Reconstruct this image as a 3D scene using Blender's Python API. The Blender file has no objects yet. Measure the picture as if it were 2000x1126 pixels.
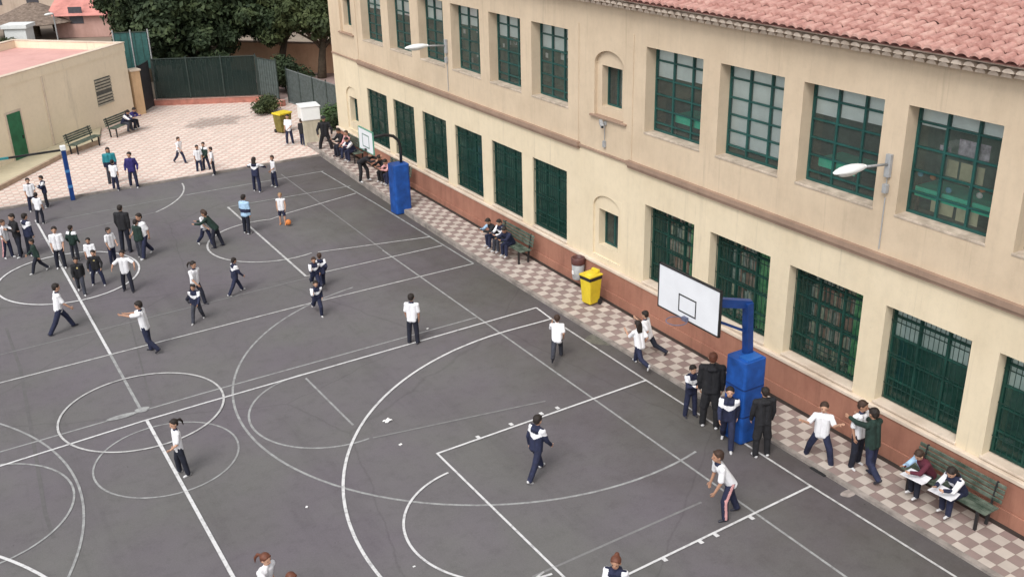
import bpy, math, random
import numpy as np
from mathutils import Vector, Matrix
random.seed(7); rng = np.random.RandomState(7)
R = math.radians
S = bpy.context.scene
COL = S.collection

# ------------------------------------------------------------------ camera, light
CAM_H = 11.9
FPX = 1999.14
M = np.array([[0.85535542, -0.51757085, -0.02207989],
              [-0.22002741, -0.32437788, -0.91998203],
              [0.46899365, 0.7917698, -0.39133815]])
CPOS = np.array([0, 0, CAM_H])
cam = bpy.data.cameras.new('camera'); camo = bpy.data.objects.new('camera', cam); COL.objects.link(camo)
cam.sensor_width = 36; cam.lens = 36 * FPX / 2000; cam.clip_end = 1500; cam.clip_start = .1
rot = Matrix([list(M[0]), list(-M[1]), list(-M[2])]).transposed()
camo.matrix_world = Matrix.Translation((0, 0, CAM_H)) @ rot.to_4x4()
S.camera = camo
w = bpy.data.worlds.new('World'); S.world = w; w.use_nodes = True
nt = w.node_tree; bg = nt.nodes['Background']
sky = nt.nodes.new('ShaderNodeTexSky'); sky.sky_type = 'NISHITA'; sky.sun_disc = False
SUN_EL, SUN_AZ = 52, 236     # azimuth clockwise from +Y
sky.sun_elevation = R(SUN_EL); sky.sun_rotation = R(SUN_AZ); sky.dust_density = 3; sky.ozone_density = .6
hs = nt.nodes.new('ShaderNodeHueSaturation'); hs.inputs['Saturation'].default_value = .08
nt.links.new(sky.outputs[0], hs.inputs['Color']); nt.links.new(hs.outputs[0], bg.inputs[0])
bg.inputs[1].default_value = .15
sl = bpy.data.lights.new('sun', 'SUN'); sl.energy = 1.05; sl.angle = R(26); sl.color = (1, .95, .88)
so = bpy.data.objects.new('sun', sl); COL.objects.link(so)
az, el = R(SUN_AZ), R(SUN_EL)
sd = Vector((math.sin(az) * math.cos(el), math.cos(az) * math.cos(el), math.sin(el)))
so.rotation_euler = sd.to_track_quat('Z', 'Y').to_euler()
S.view_settings.view_transform = 'Standard'; S.view_settings.look = 'None'
S.view_settings.exposure = .53; S.view_settings.gamma = 1

# ------------------------------------------------------------------ survey helpers (pixel of the 2000 px photo -> world)
def ray(x, y): return M.T @ np.array([(x - 1000) / FPX, (y - 563) / FPX, 1])
def at(x, y, z=0.): d = ray(x, y); return CPOS + d * (z - CAM_H) / d[2]
def onX(x, y, X): d = ray(x, y); return CPOS + d * X / d[0]
def proj(q): c = M @ (np.array(q, float) - CPOS); return 1000 + FPX * c[0] / c[2], 563 + FPX * c[1] / c[2]
def height_at(g, hy):
    lo, hi = .3, 3.
    for _ in range(30):
        m = (lo + hi) / 2
        if proj((g[0], g[1], g[2] + m))[1] < hy: hi = m
        else: lo = m
    return lo

# ------------------------------------------------------------------ materials
MATS = {}
def mat(name, col, rough=.8, var=.12, scale=6., bump=0., col2=None, metal=0., spec=.4, detail=5, bscale=None):
    if name in MATS: return MATS[name]
    m = bpy.data.materials.new(name); m.use_nodes = True; t = m.node_tree; b = t.nodes['Principled BSDF']
    b.inputs['Roughness'].default_value = rough; b.inputs['Metallic'].default_value = metal
    b.inputs['Specular IOR Level'].default_value = spec
    tc = t.nodes.new('ShaderNodeTexCoord')
    if var > 0 or col2:
        n = t.nodes.new('ShaderNodeTexNoise'); n.inputs['Scale'].default_value = scale; n.inputs['Detail'].default_value = detail
        n.inputs['Roughness'].default_value = .6
        t.links.new(tc.outputs['Object'], n.inputs['Vector'])
        r = t.nodes.new('ShaderNodeValToRGB'); r.color_ramp.elements[0].position = .32; r.color_ramp.elements[1].position = .68
        a = [max(0, c * (1 - var)) for c in col]; c2 = col2 or [min(1, c * (1 + var)) for c in col]
        r.color_ramp.elements[0].color = (*a, 1); r.color_ramp.elements[1].color = (*c2, 1)
        t.links.new(n.outputs['Fac'], r.inputs[0]); t.links.new(r.outputs[0], b.inputs['Base Color'])
    else: b.inputs['Base Color'].default_value = (*col, 1)
    if bump > 0:
        n2 = t.nodes.new('ShaderNodeTexNoise'); n2.inputs['Scale'].default_value = bscale or scale * 5; n2.inputs['Detail'].default_value = 6
        t.links.new(tc.outputs['Object'], n2.inputs['Vector'])
        bp = t.nodes.new('ShaderNodeBump'); bp.inputs['Strength'].default_value = bump; bp.inputs['Distance'].default_value = .02
        t.links.new(n2.outputs['Fac'], bp.inputs['Height']); t.links.new(bp.outputs[0], b.inputs['Normal'])
    MATS[name] = m; return m

class NG:                                # small node-graph helper
    def __init__(s, name, rough=.85):
        s.m = bpy.data.materials.new(name); s.m.use_nodes = True; s.t = s.m.node_tree; s.b = s.t.nodes['Principled BSDF']
        s.b.inputs['Roughness'].default_value = rough; s.b.inputs['Specular IOR Level'].default_value = .3
        s.tc = s.t.nodes.new('ShaderNodeTexCoord'); MATS[name] = s.m
    def n(s, typ, **k):
        x = s.t.nodes.new(typ)
        for a, v in k.items():
            if a in x.inputs: x.inputs[a].default_value = v
            else: setattr(x, a, v)
        return x
    def L(s, a, b): s.t.links.new(a, b)
    def noise(s, scale, detail=5, rough=.6, stretch=None, off=(0, 0, 0)):
        x = s.n('ShaderNodeTexNoise', Scale=scale, Detail=detail, Roughness=rough)
        mp = s.n('ShaderNodeMapping'); s.L(s.tc.outputs['Object'], mp.inputs['Vector']); mp.inputs['Location'].default_value = off
        if stretch: mp.inputs['Scale'].default_value = stretch
        s.L(mp.outputs[0], x.inputs['Vector']); return x.outputs['Fac']
    def ramp(s, fac, *stops):
        r = s.n('ShaderNodeValToRGB'); e = r.color_ramp.elements
        while len(e) < len(stops): e.new(.5)
        for i, (p, c) in enumerate(stops): e[i].position = p; e[i].color = (*c, 1) if len(c) == 3 else c
        s.L(fac, r.inputs[0]); return r.outputs[0]
    def mix(s, fac, a, b, mode='MIX'):
        x = s.n('ShaderNodeMix', data_type='RGBA', blend_type=mode)
        for v, i in ((fac, 0), (a, 6), (b, 7)):
            if isinstance(v, (int, float)): x.inputs[i].default_value = v
            elif isinstance(v, tuple): x.inputs[i].default_value = (*v, 1)
            else: s.L(v, x.inputs[i])
        return x.outputs[2]
    def bump(s, h, st, d=.02):
        x = s.n('ShaderNodeBump', Strength=st, Distance=d); s.L(h, x.inputs['Height']); s.L(x.outputs[0], s.b.inputs['Normal'])
    def out(s, c): s.L(c, s.b.inputs['Base Color']); return s.m

def g3(v): return (v, v, v)
# asphalt: grey, with warm and violet patches, darker grimy areas, fine grain
g = NG('asphalt', .86)
base = g.ramp(g.noise(.22, 6, .65), (.3, (.122, .117, .120)), (.5, (.132, .128, .131)), (.7, (.142, .138, .141)))
tint = g.ramp(g.noise(.35, 3, .5, off=(7, 3, 0)), (.35, (1.0, .93, 1.02)), (.65, (1.0, 1.0, .97)))
c = g.mix(1., base, tint, 'MULTIPLY')
c = g.mix(.5, c, g.ramp(g.noise(60, 3, .8), (.25, g3(.62)), (.75, g3(1.36))), 'MULTIPLY')
c = g.mix(.5, c, g.ramp(g.noise(26, 4, .8, off=(2, 2, 0)), (.3, g3(.82)), (.7, g3(1.14))), 'MULTIPLY')
c = g.mix(.5, c, g.ramp(g.noise(2.6, 8, .8, off=(3, 9, 0)), (.33, g3(.70)), (.5, g3(1.0)), (.75, g3(1.08))), 'MULTIPLY')
c = g.mix(.35, c, g.ramp(g.noise(.5, 5, .7, stretch=(1.6, .16, 1)), (.34, g3(.72)), (.46, g3(1.0))), 'MULTIPLY')
vr = g.n('ShaderNodeTexVoronoi', Scale=.16, feature='DISTANCE_TO_EDGE'); wn = g.n('ShaderNodeTexNoise', Scale=1.1, Detail=5)
wa = g.n('ShaderNodeMix', data_type='VECTOR'); wa.inputs[0].default_value = .22; g.L(g.tc.outputs['Object'], wn.inputs['Vector']); g.L(g.tc.outputs['Object'], wa.inputs[4]); g.L(wn.outputs['Color'], wa.inputs[5]); g.L(wa.outputs[1], vr.inputs['Vector'])
c = g.mix(.28, c, g.ramp(vr.outputs['Distance'], (.0, g3(.45)), (.0016, g3(.7)), (.0032, g3(1))), 'MULTIPLY')
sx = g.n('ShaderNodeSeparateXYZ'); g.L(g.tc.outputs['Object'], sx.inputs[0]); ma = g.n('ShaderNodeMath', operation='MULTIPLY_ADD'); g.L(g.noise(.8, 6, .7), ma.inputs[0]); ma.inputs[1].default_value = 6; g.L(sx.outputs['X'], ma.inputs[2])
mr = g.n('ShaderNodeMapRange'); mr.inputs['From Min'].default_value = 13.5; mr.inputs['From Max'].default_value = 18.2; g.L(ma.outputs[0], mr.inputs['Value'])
c = g.mix(mr.outputs[0], c, g.mix(1., c, (.64, .61, .56), 'MULTIPLY'))   # darker and browner towards the school
c = g.mix(.8, c, g.ramp(g.noise(9, 2, .5, off=(1, 5, 0)), (.19, g3(.35)), (.25, g3(1.0))), 'MULTIPLY')
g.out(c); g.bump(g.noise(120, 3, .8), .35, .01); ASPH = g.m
def paint(name, col, w0, w1):
    g = NG(name, .7)
    f = g.ramp(g.noise(5, 8, .75), (w0, g3(0)), (w1, g3(1)))
    f2 = g.ramp(g.noise(60, 4, .8), (.3, g3(.72)), (.5, g3(1)))
    f = g.mix(1., f, f2, 'MULTIPLY')
    g.out(g.mix(f, (.16, .155, .16), col)); return g.m
P_WHITE = paint('white_line_paint', (.62, .62, .63), .24, .50)
P_MID = paint('worn_line_paint', (.52, .52, .52), .26, .56)
P_GREY = paint('faded_line_paint', (.36, .37, .37), .30, .62)
P_FAINT = paint('faint_line_paint', (.24, .245, .245), .36, .7)
def checker(name, ca, cb, size, rotz, wear=.25, stain=None):
    g = NG(name, .85)
    mp = g.n('ShaderNodeMapping'); mp.inputs['Rotation'].default_value = (0, 0, rotz); g.L(g.tc.outputs['Object'], mp.inputs['Vector'])
    ck = g.n('ShaderNodeTexChecker', Scale=1 / size); g.L(mp.outputs[0], ck.inputs['Vector'])
    ck.inputs['Color1'].default_value = (*ca, 1); ck.inputs['Color2'].default_value = (*cb, 1)
    br = g.n('ShaderNodeTexBrick', Scale=1 / size, offset=0., squash=1.); g.L(mp.outputs[0], br.inputs['Vector'])
    br.inputs['Brick Width'].default_value = 1; br.inputs['Row Height'].default_value = 1; br.inputs['Mortar Size'].default_value = .025
    br.inputs['Color1'].default_value = (1, 1, 1, 1); br.inputs['Color2'].default_value = (.86, .86, .86, 1); br.inputs['Mortar'].default_value = (.6, .58, .56, 1)
    c = g.mix(1., ck.outputs[0], br.outputs[0], 'MULTIPLY')
    c = g.mix(wear * 2, c, g.ramp(g.noise(2.2, 7, .7), (.3, g3(.6)), (.65, g3(1.12))), 'MULTIPLY')
    c = g.mix(wear, c, g.ramp(g.noise(.5, 4, .6), (.35, (.30, .27, .24)), (.65, (.44, .40, .36))))
    if stain:
        for (sx, sy, rx, ry, k) in stain:
            m2 = g.n('ShaderNodeMapping', vector_type='POINT'); m2.inputs['Location'].default_value = (-sx / rx, -sy / ry, 0)
            m2.inputs['Scale'].default_value = (1 / rx, 1 / ry, 0); g.L(g.tc.outputs['Object'], m2.inputs['Vector'])
            ln = g.n('ShaderNodeVectorMath', operation='LENGTH'); g.L(m2.outputs[0], ln.inputs[0])
            ad = g.n('ShaderNodeMath', operation='ADD'); g.L(ln.outputs['Value'], ad.inputs[0]); g.L(g.noise(1.3, 5, .7), ad.inputs[1])
            f = g.ramp(ad.outputs[0], (.0, g3(k)), (1., g3(k)), (1.0, g3(1)))
            r = f.node.color_ramp; r.elements[1].position = .86; r.elements[2].position = 1.
            c = g.mix(1., c, f, 'MULTIPLY')
    g.out(c); g.bump(br.outputs['Fac'], .2, -.01); return g.m
PAVE = checker('checker_pavement', (.56, .49, .44), (.25, .17, .16), .27, 0, .22)
YEL_ = None
PLAZA = checker('plaza_tiles', (.78, .69, .62), (.70, .51, .45), .24, 0, .08, stain=[(12.9, 50.0, 3.6, 2.2, .60), (14.6, 43.6, 1.2, .7, .75)])
def plaster(name, col, dark, streak=.5):
    g = NG(name, .9)
    c = g.ramp(g.noise(.7, 6, .65), (.3, dark), (.55, col), (.8, tuple(min(1, v * 1.07) for v in col)))
    c = g.mix(streak, c, g.ramp(g.noise(2.2, 6, .7, stretch=(1, 1.8, .22)), (.3, g3(.80)), (.55, g3(1.))), 'MULTIPLY')
    c = g.mix(.35, c, g.ramp(g.noise(5, 8, .8), (.25, g3(.75)), (.5, g3(1.)), (.75, g3(1.1))), 'MULTIPLY')
    c = g.mix(.5, c, g.ramp(g.noise(3.1, 3, .55, off=(4, 2, 6)), (.20, g3(.72)), (.27, g3(1.)), (.74, g3(1.)), (.78, g3(1.12))), 'MULTIPLY')
    c = g.mix(.62, c, g.ramp(g.noise(1.1, 5, .75, stretch=(1, 4.5, .16), off=(9, 1, 3)), (.30, g3(.74)), (.42, g3(1.))), 'MULTIPLY')
    g.out(c); g.bump(g.noise(30, 6, .7), .25, .01); return g.m
WALL_LO = plaster('cream_plaster', (.70, .60, .44), (.65, .55, .395), .25)
WALL_UP = plaster('buff_plaster', (.605, .49, .36), (.545, .435, .315), .35)
TERRA = plaster('terracotta_paint', (.35, .165, .115), (.27, .12, .085), .9)
CORN = plaster('brown_cornice', (.34, .235, .175), (.26, .18, .135), .6)
SILLM = plaster('pale_sill', (.66, .56, .46), (.52, .42, .33), .5)
YWALL = plaster('yellow_plaster', (.80, .70, .54), (.76, .66, .50), .12)
PINKROOF = plaster('pink_roof_coat', (.62, .36, .33), (.56, .31, .28), .2)
g = NG('roof_tile_clay', .85)
sepv = g.ramp(g.noise(4.5, 3, .7, stretch=(.6, 1, 1)), (.3, (.34, .165, .14)), (.5, (.46, .25, .215)), (.7, (.56, .35, .30)))
c = g.mix(.5, sepv, g.ramp(g.noise(14, 6, .8), (.3, g3(.7)), (.7, g3(1.15))), 'MULTIPLY')
g.out(c); TILE = g.m
EAVEM = mat('whitewashed_eave_tile', (.68, .55, .44), .9, .3, 4, col2=(.82, .71, .60))
FRAME = mat('green_window_frame', (.014, .072, .064), .45, .25, 3)
FRAMEL = mat('ground_floor_window_frame', (.010, .055, .042), .5, .3, 3)
BARS = mat('dark_green_bars', (.012, .042, .034), .5, .2, 3)
BLIND = mat('white_blind', (.80, .82, .82), .8, .08, 3)
BLINDG = mat('grey_blind', (.70, .73, .72), .8, .15, 3)
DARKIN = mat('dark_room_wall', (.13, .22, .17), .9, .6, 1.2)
GREENIN = mat('green_panel', (.03, .62, .40), .6, .2, 2)
BLUEPAD = mat('blue_pad_vinyl', (.010, .070, .30), .5, .35, 3, bump=.1, bscale=3)
BLUEMET = mat('blue_painted_metal', (.010, .045, .19), .4, .2, 4)
BLACKM = mat('black_metal', (.02, .02, .022), .5, .2, 5)
BOARD = mat('board_white', (.74, .76, .80), .35, .04, 2)
GREYM = mat('galvanised_grey', (.34, .35, .36), .5, .15, 8)
WHITEM = mat('white_enamel', (.78, .80, .80), .35, .04, 4)
YELLOW = mat('yellow_plastic', (.66, .50, .03), .5, .12, 3)
BENCHG = mat('bench_green_slat', (.05, .085, .06), .6, .45, 5, col2=(.15, .18, .145))
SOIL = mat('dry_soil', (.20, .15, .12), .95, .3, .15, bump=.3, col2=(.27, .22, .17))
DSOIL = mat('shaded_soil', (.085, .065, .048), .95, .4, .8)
CONC = mat('pale_concrete', (.42, .39, .35), .9, .25, 2.5)
CURB = mat('grimy_curb', (.26, .23, .21), .9, .4, 2.5)
FOOTSHADE = mat('plinth_foot_shade', (.035, .026, .022), .9, .3, 3)  # dark strip painted in for the shadow line at the plinth foot
BARK = mat('bark', (.09, .07, .05), .95, .3, 6, bump=.6)
SKIN1 = mat('skin_light', (.50, .29, .20), .6, .06, 8)
SKIN2 = mat('skin_tan', (.40, .22, .145), .6, .06, 8)
HAIRD = mat('hair_dark', (.018, .012, .010), .6, .3, 20, bump=1., bscale=45)
HAIRB = mat('hair_brown', (.045, .024, .016), .6, .3, 20, bump=1., bscale=45)
HAIRR = mat('hair_auburn', (.12, .04, .022), .6, .3, 20)
HAIRL = mat('hair_fair', (.30, .19, .10), .6, .3, 20)
C_WHITE = mat('white_cotton', (.74, .74, .77), .9, .07, 9, bump=.6, bscale=10)
C_NAVY = mat('navy_tracksuit', (.016, .02, .05), .85, .35, 7, bump=.7, bscale=12)
C_SLATE = mat('slate_cloth', (.035, .038, .052), .85, .35, 7, bump=.7, bscale=12)
C_INK = mat('ink_cloth', (.012, .014, .026), .85, .35, 7, bump=.7, bscale=12)
C_BLACK = mat('black_cloth', (.014, .014, .017), .85, .35, 7, bump=.7, bscale=12)
C_GREEN = mat('dark_green_sweater', (.014, .032, .026), .9, .35, 7, bump=.7, bscale=12)
C_TEAL = mat('teal_anorak', (.02, .21, .25), .7, .15, 7, bump=.6, bscale=10)
C_BLUE = mat('indigo_jacket', (.028, .022, .13), .8, .25, 7, bump=.6, bscale=10)
C_MAROON = mat('maroon_cloth', (.09, .016, .03), .85, .2, 7, bump=.6, bscale=10)
C_LBLUE = mat('pale_blue_cloth', (.34, .50, .68), .85, .15, 7, bump=.6, bscale=10)
C_PINK = mat('pink_cloth', (.58, .30, .30), .85, .15, 7, bump=.6, bscale=10)
EMBL = mat('yellow_emblem', (.55, .45, .2), .7, 0)
EYE = mat('eye_dark', (.01, .008, .008), .3, 0)
LIP = mat('lip', (.30, .10, .08), .6, 0)
SHOEW = mat('white_shoe', (.55, .55, .56), .6, .1, 9)
SHOED = mat('dark_shoe', (.025, .025, .035), .6, .3, 9)
g = NG('window_glass'); t = g.t
tr = g.n('ShaderNodeBsdfTransparent'); tr.inputs[0].default_value = (.92, .97, .95, 1)
gl = g.n('ShaderNodeBsdfGlossy', Roughness=.04); fr = g.n('ShaderNodeFresnel', IOR=1.5)
mx = g.n('ShaderNodeMixShader'); g.L(fr.outputs[0], mx.inputs[0]); g.L(tr.outputs[0], mx.inputs[1]); g.L(gl.outputs[0], mx.inputs[2])
df = g.n('ShaderNodeBsdfDiffuse'); df.inputs[0].default_value = (.42, .50, .46, 1); m2_ = g.n('ShaderNodeMixShader'); m2_.inputs[0].default_value = .09  # diffuse veil lifts the dark panes, standing in for hazy reflection
g.L(mx.outputs[0], m2_.inputs[1]); g.L(df.outputs[0], m2_.inputs[2]); g.L(m2_.outputs[0], t.nodes['Material Output'].inputs[0]); GLASS = g.m
GLASSL = GLASS.copy(); GLASSL.name = 'green_tinted_glass'; GLASSL.node_tree.nodes['Diffuse BSDF'].inputs[0].default_value = (.09, .34, .28, 1)  # ground-floor panes: the same painted veil in green

# ------------------------------------------------------------------ object helpers
def tag(o, label=None, cat=None, group=None, kind=None):
    if label: o['label'] = label
    if cat: o['category'] = cat
    if group: o['group'] = group
    if kind: o['kind'] = kind
    return o
def empty(name, loc, rz=0, label=None, cat=None, group=None):
    o = bpy.data.objects.new(name, None); o.empty_display_size = .2; COL.objects.link(o)
    o.location = loc; o.rotation_euler = (0, 0, rz); return tag(o, label, cat, group)
def link(name, me, parent=None):
    o = bpy.data.objects.new(name, me); COL.objects.link(o); o.parent = parent; return o
def copy_tree(o, parent=None):
    c = o.copy(); COL.objects.link(c); c.parent = parent
    for ch in list(o.children): copy_tree(ch, c)
    return c
class MB:
    def __init__(s): s.v = []; s.f = []; s.mi = []; s.mats = []
    def _m(s, m):
        if m not in s.mats: s.mats.append(m)
        return s.mats.index(m)
    def add(s, vs, fs, m=0):
        b = len(s.v); s.v += [tuple(map(float, v)) for v in vs]; s.f += [tuple(b + i for i in f) for f in fs]
        s.mi += [s._m(m)] * len(fs)
    def box(s, x0, y0, z0, x1, y1, z1, m=0):
        s.add([(x0, y0, z0), (x1, y0, z0), (x1, y1, z0), (x0, y1, z0), (x0, y0, z1), (x1, y0, z1), (x1, y1, z1), (x0, y1, z1)],
              [(0, 3, 2, 1), (4, 5, 6, 7), (0, 1, 5, 4), (1, 2, 6, 5), (2, 3, 7, 6), (3, 0, 4, 7)], m)
    def beam(s, a, b, wdt, hgt, m=0, up=(0, 0, 1)):
        a, b = Vector(a), Vector(b); d = (b - a).normalized(); u = Vector(up)
        if abs(d.dot(u)) > .95: u = Vector((0, 1, 0))
        r = d.cross(u).normalized() * wdt / 2; u = r.cross(d).normalized() * hgt / 2
        vs = [p + i * r + j * u for p in (a, b) for i, j in ((-1, -1), (1, -1), (1, 1), (-1, 1))]
        s.add(vs, [(0, 1, 2, 3), (7, 6, 5, 4), (0, 4, 5, 1), (1, 5, 6, 2), (2, 6, 7, 3), (3, 7, 4, 0)], m)
    def tube(s, pts, rad, m=0, n=8, caps=True):
        pts = [Vector(p) for p in pts]; rings = []
        for i, p in enumerate(pts):
            d = (pts[min(i + 1, len(pts) - 1)] - pts[max(i - 1, 0)]).normalized()
            u = Vector((0, 0, 1)) if abs(d.z) < .9 else Vector((1, 0, 0))
            a = d.cross(u).normalized(); b = a.cross(d).normalized(); r = rad[i] if hasattr(rad, '__len__') else rad
            rings.append([p + r * (math.cos(2 * math.pi * k / n) * a + math.sin(2 * math.pi * k / n) * b) for k in range(n)])
        vs = [v for r in rings for v in r]; fs = []
        for i in range(len(rings) - 1):
            for k in range(n): fs.append((i * n + k, i * n + (k + 1) % n, (i + 1) * n + (k + 1) % n, (i + 1) * n + k))
        if caps: fs += [tuple(range(n))[::-1], tuple(range((len(rings) - 1) * n, len(rings) * n))]
        s.add(vs, fs, m)
    def ell(s, c, r, m=0, n=12, k=8, q=None):
        c = Vector(c); vs = []; fs = []
        for i in range(k + 1):
            th = math.pi * i / k
            for j in range(n):
                ph = 2 * math.pi * j / n; v = Vector((r[0] * math.sin(th) * math.cos(ph), r[1] * math.sin(th) * math.sin(ph), r[2] * math.cos(th)))
                if q is not None: v = q @ v
                vs.append(c + v)
        for i in range(k):
            for j in range(n):
                fs.append((i * n + j, (i + 1) * n + j, (i + 1) * n + (j + 1) % n, i * n + (j + 1) % n))
        s.add(vs, fs, m)
    def prism(s, poly, z0, z1, m=0):
        n = len(poly); s.add([(x, y, z0) for x, y in poly] + [(x, y, z1) for x, y in poly],
                             [tuple(range(n))[::-1], tuple(range(n, 2 * n))] + [(i, (i + 1) % n, n + (i + 1) % n, n + i) for i in range(n)], m)
    def build(s, name, m=None, parent=None, smooth=False, bevel=0, loc=None, kind=None):
        me = bpy.data.meshes.new(name); me.from_pydata(s.v, [], s.f)
        for x in s.mats: me.materials.append(x if not isinstance(x, int) else m)
        me.polygons.foreach_set('material_index', s.mi)
        if smooth: me.polygons.foreach_set('use_smooth', [True] * len(s.f))
        me.update(); o = link(name, me, parent)
        if bevel:
            bv = o.modifiers.new('bevel', 'BEVEL'); bv.width = bevel; bv.segments = 2; bv.limit_method = 'ANGLE'
        if loc is not None: o.location = loc
        if kind: o['kind'] = kind
        return o
def sheet(name, poly, z, m, kind='structure', thick=0):
    b = MB()
    if thick: b.prism(poly, z - thick, z)
    else: b.add([(x, y, z) for x, y in poly], [tuple(range(len(poly)))])
    o = b.build(name, m); tag(o, kind=kind); return o

# ------------------------------------------------------------------ ground
YB = 41.35                                     # far edge of the asphalt
sheet('ground', [(-400, -60), (500, -60), (500, 700), (-400, 700)], -.02, SOIL)
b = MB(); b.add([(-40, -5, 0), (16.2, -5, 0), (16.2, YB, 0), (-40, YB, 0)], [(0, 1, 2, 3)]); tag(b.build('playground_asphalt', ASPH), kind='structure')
sheet('plaza', [(-8, YB), (15.0, YB), (20.5, YB + .1), (20.5, 55), (16.9, 52.6), (11.4, 55.5), (9, 56), (-8, 45)], .07, PLAZA, thick=.08)
b = MB(); b.box(-40, YB - .10, -.01, 14.95, YB - .002, .085)
tag(b.build('plaza_kerb', CURB, bevel=.01), kind='structure')
# pavement along the school: rises gently towards the far end
ys = [-4, 8, 14, 20, 23, 27, 31, 35, 38, 41.3, 43]
def pz(y): return float(np.interp(y, [0, 20, 23, 27, 31, 36, 42], [.05, .06, .09, .12, .16, .18, .20]))
def px_(y): return float(np.interp(y, [0, 20, 26.4, 33.7, 41.3, 43], [14.62, 14.45, 14.45, 14.62, 14.95, 15.0]))
b = MB(); c = MB(); gt = MB()
for y0, y1 in zip(ys[:-1], ys[1:]):
    for k, (xa0, xa1, xb0, xb1, mb) in enumerate([(px_(y0) + .12, px_(y1) + .12, 15.86, 15.86, b), (px_(y0), px_(y1), px_(y0) + .12, px_(y1) + .12, c), (15.86, 15.86, 16.06, 16.06, gt)]):
        dz = (0, .004, -.02)[k]; z0, z1 = pz(y0) + dz, pz(y1) + dz
        mb.add([(xa0, y0, -.01), (xb0, y0, -.01), (xb1, y1, -.01), (xa1, y1, -.01), (xa0, y0, z0), (xb0, y0, z0), (xb1, y1, z1), (xa1, y1, z1)],
               [(4, 5, 6, 7), (0, 4, 7, 3), (1, 2, 6, 5)])
tag(b.build('pavement', PAVE), kind='structure'); tag(c.build('pavement_kerb', CURB), kind='structure'); tag(gt.build('plinth_shade_strip', FOOTSHADE), kind='structure')

# court markings
LZ = [.004]
def quad_strip(mb, pts, wd, z):
    z = .003 + (z - .003) * .4; wd *= .86
    n = len(pts); L = []; Rr = []
    for i, p in enumerate(pts):
        a = pts[max(i - 1, 0)]; c = pts[min(i + 1, n - 1)]; d = np.array([c[0] - a[0], c[1] - a[1]]); d = d / np.hypot(*d)
        nn = np.array([-d[1], d[0]]) * wd / 2; L.append((p[0] + nn[0], p[1] + nn[1], z)); Rr.append((p[0] - nn[0], p[1] - nn[1], z))
    mb.add(L + Rr, [(i, i + n, i + n + 1, i + 1) for i in range(n - 1)])
def sub(a, b, step=.5):
    n = max(2, int(math.hypot(b[0] - a[0], b[1] - a[1]) / step)); return [(a[0] + (b[0] - a[0]) * i / n, a[1] + (b[1] - a[1]) * i / n) for i in range(n + 1)]
def arc(c, r, a0, a1, n=60): return [(c[0] + r * math.cos(R(a0 + (a1 - a0) * i / n)), c[1] + r * math.sin(R(a0 + (a1 - a0) * i / n))) for i in range(n + 1)]
def line(m, *pts, w=.055, z=.004):
    mb = MB(); 
    for a, c in zip(pts[:-1], pts[1:]): quad_strip(mb, sub(a, c), w, z); z += .0006
    tag(mb.build('court_line', m), kind='structure')
def curve(m, pts, w=.055, z=.004):
    mb = MB(); quad_strip(mb, pts, w, z); tag(mb.build('court_line', m), kind='structure')
# faded courts first (lowest), bright ones above
line(P_GREY, (12.42, 7.0), (12.40, 29.2), w=.06, z=.004)
line(P_FAINT, (12.42, 29.2), (12.6, 39.6), w=.05, z=.004)
line(P_GREY, (12.41, 22.87), (4.7, 22.74), (-6, 22.3), w=.06, z=.0065)
curve(P_GREY, arc((11.46, 20.49), 6.44, 100, 283), .065, .009)
curve(P_GREY, arc((7.06, 20.45), 1.88, 82, 275), .06, .0115)
line(P_GREY, (7.06, 22.08), (7.15, 19.31), w=.06, z=.014)
line(P_FAINT, (7.3, 18.55), (11.4, 17.83), w=.06, z=.0165)
curve(P_GREY, arc((3.21, 20.26), 1.51, 0, 360), .05, .0185)
curve(P_GREY, arc((-5.52, 20.18), 6.89, -75, 60), .06, .021)
curve(P_GREY, arc((-.68, 20.19), 1.94, -110, 100), .055, .0235)
line(P_GREY, (3.21, 26.2), (3.21, 22.85), w=.08, z=.0085)
line(P_FAINT, (10.14, 28.35), (-4, 27.6), w=.05, z=.0095)
line(P_FAINT, (7.75, 12.62), (11.78, 12.73), w=.06, z=.0075)
line(P_FAINT, (2.5, 38.74), (8.6, 39.05), w=.07, z=.0075); line(P_GREY, (8.6, 39.05), (14.2, 39.0), w=.07, z=.0078)
curve(P_MID, arc((4.72, 41.0), 4.15, -4, -55), .07, .0125); line(P_FAINT, (7.1, 37.6), (3, 36.9), w=.06, z=.0098)
b = MB(); b.add([(3.24 + .16 * math.cos(a) * (1 + .2 * math.sin(3 * a)), 22.72 + .13 * math.sin(a), .013) for a in np.linspace(0, 6.28, 17)[:-1]], [tuple(range(16))])
b.add([(2.75 + .35 * math.cos(a), 22.66 + .10 * math.sin(a), .0125) for a in np.linspace(0, 6.28, 17)[:-1]], [tuple(range(16))])
tag(b.build('court_centre_spot', P_GREY), kind='structure')
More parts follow.
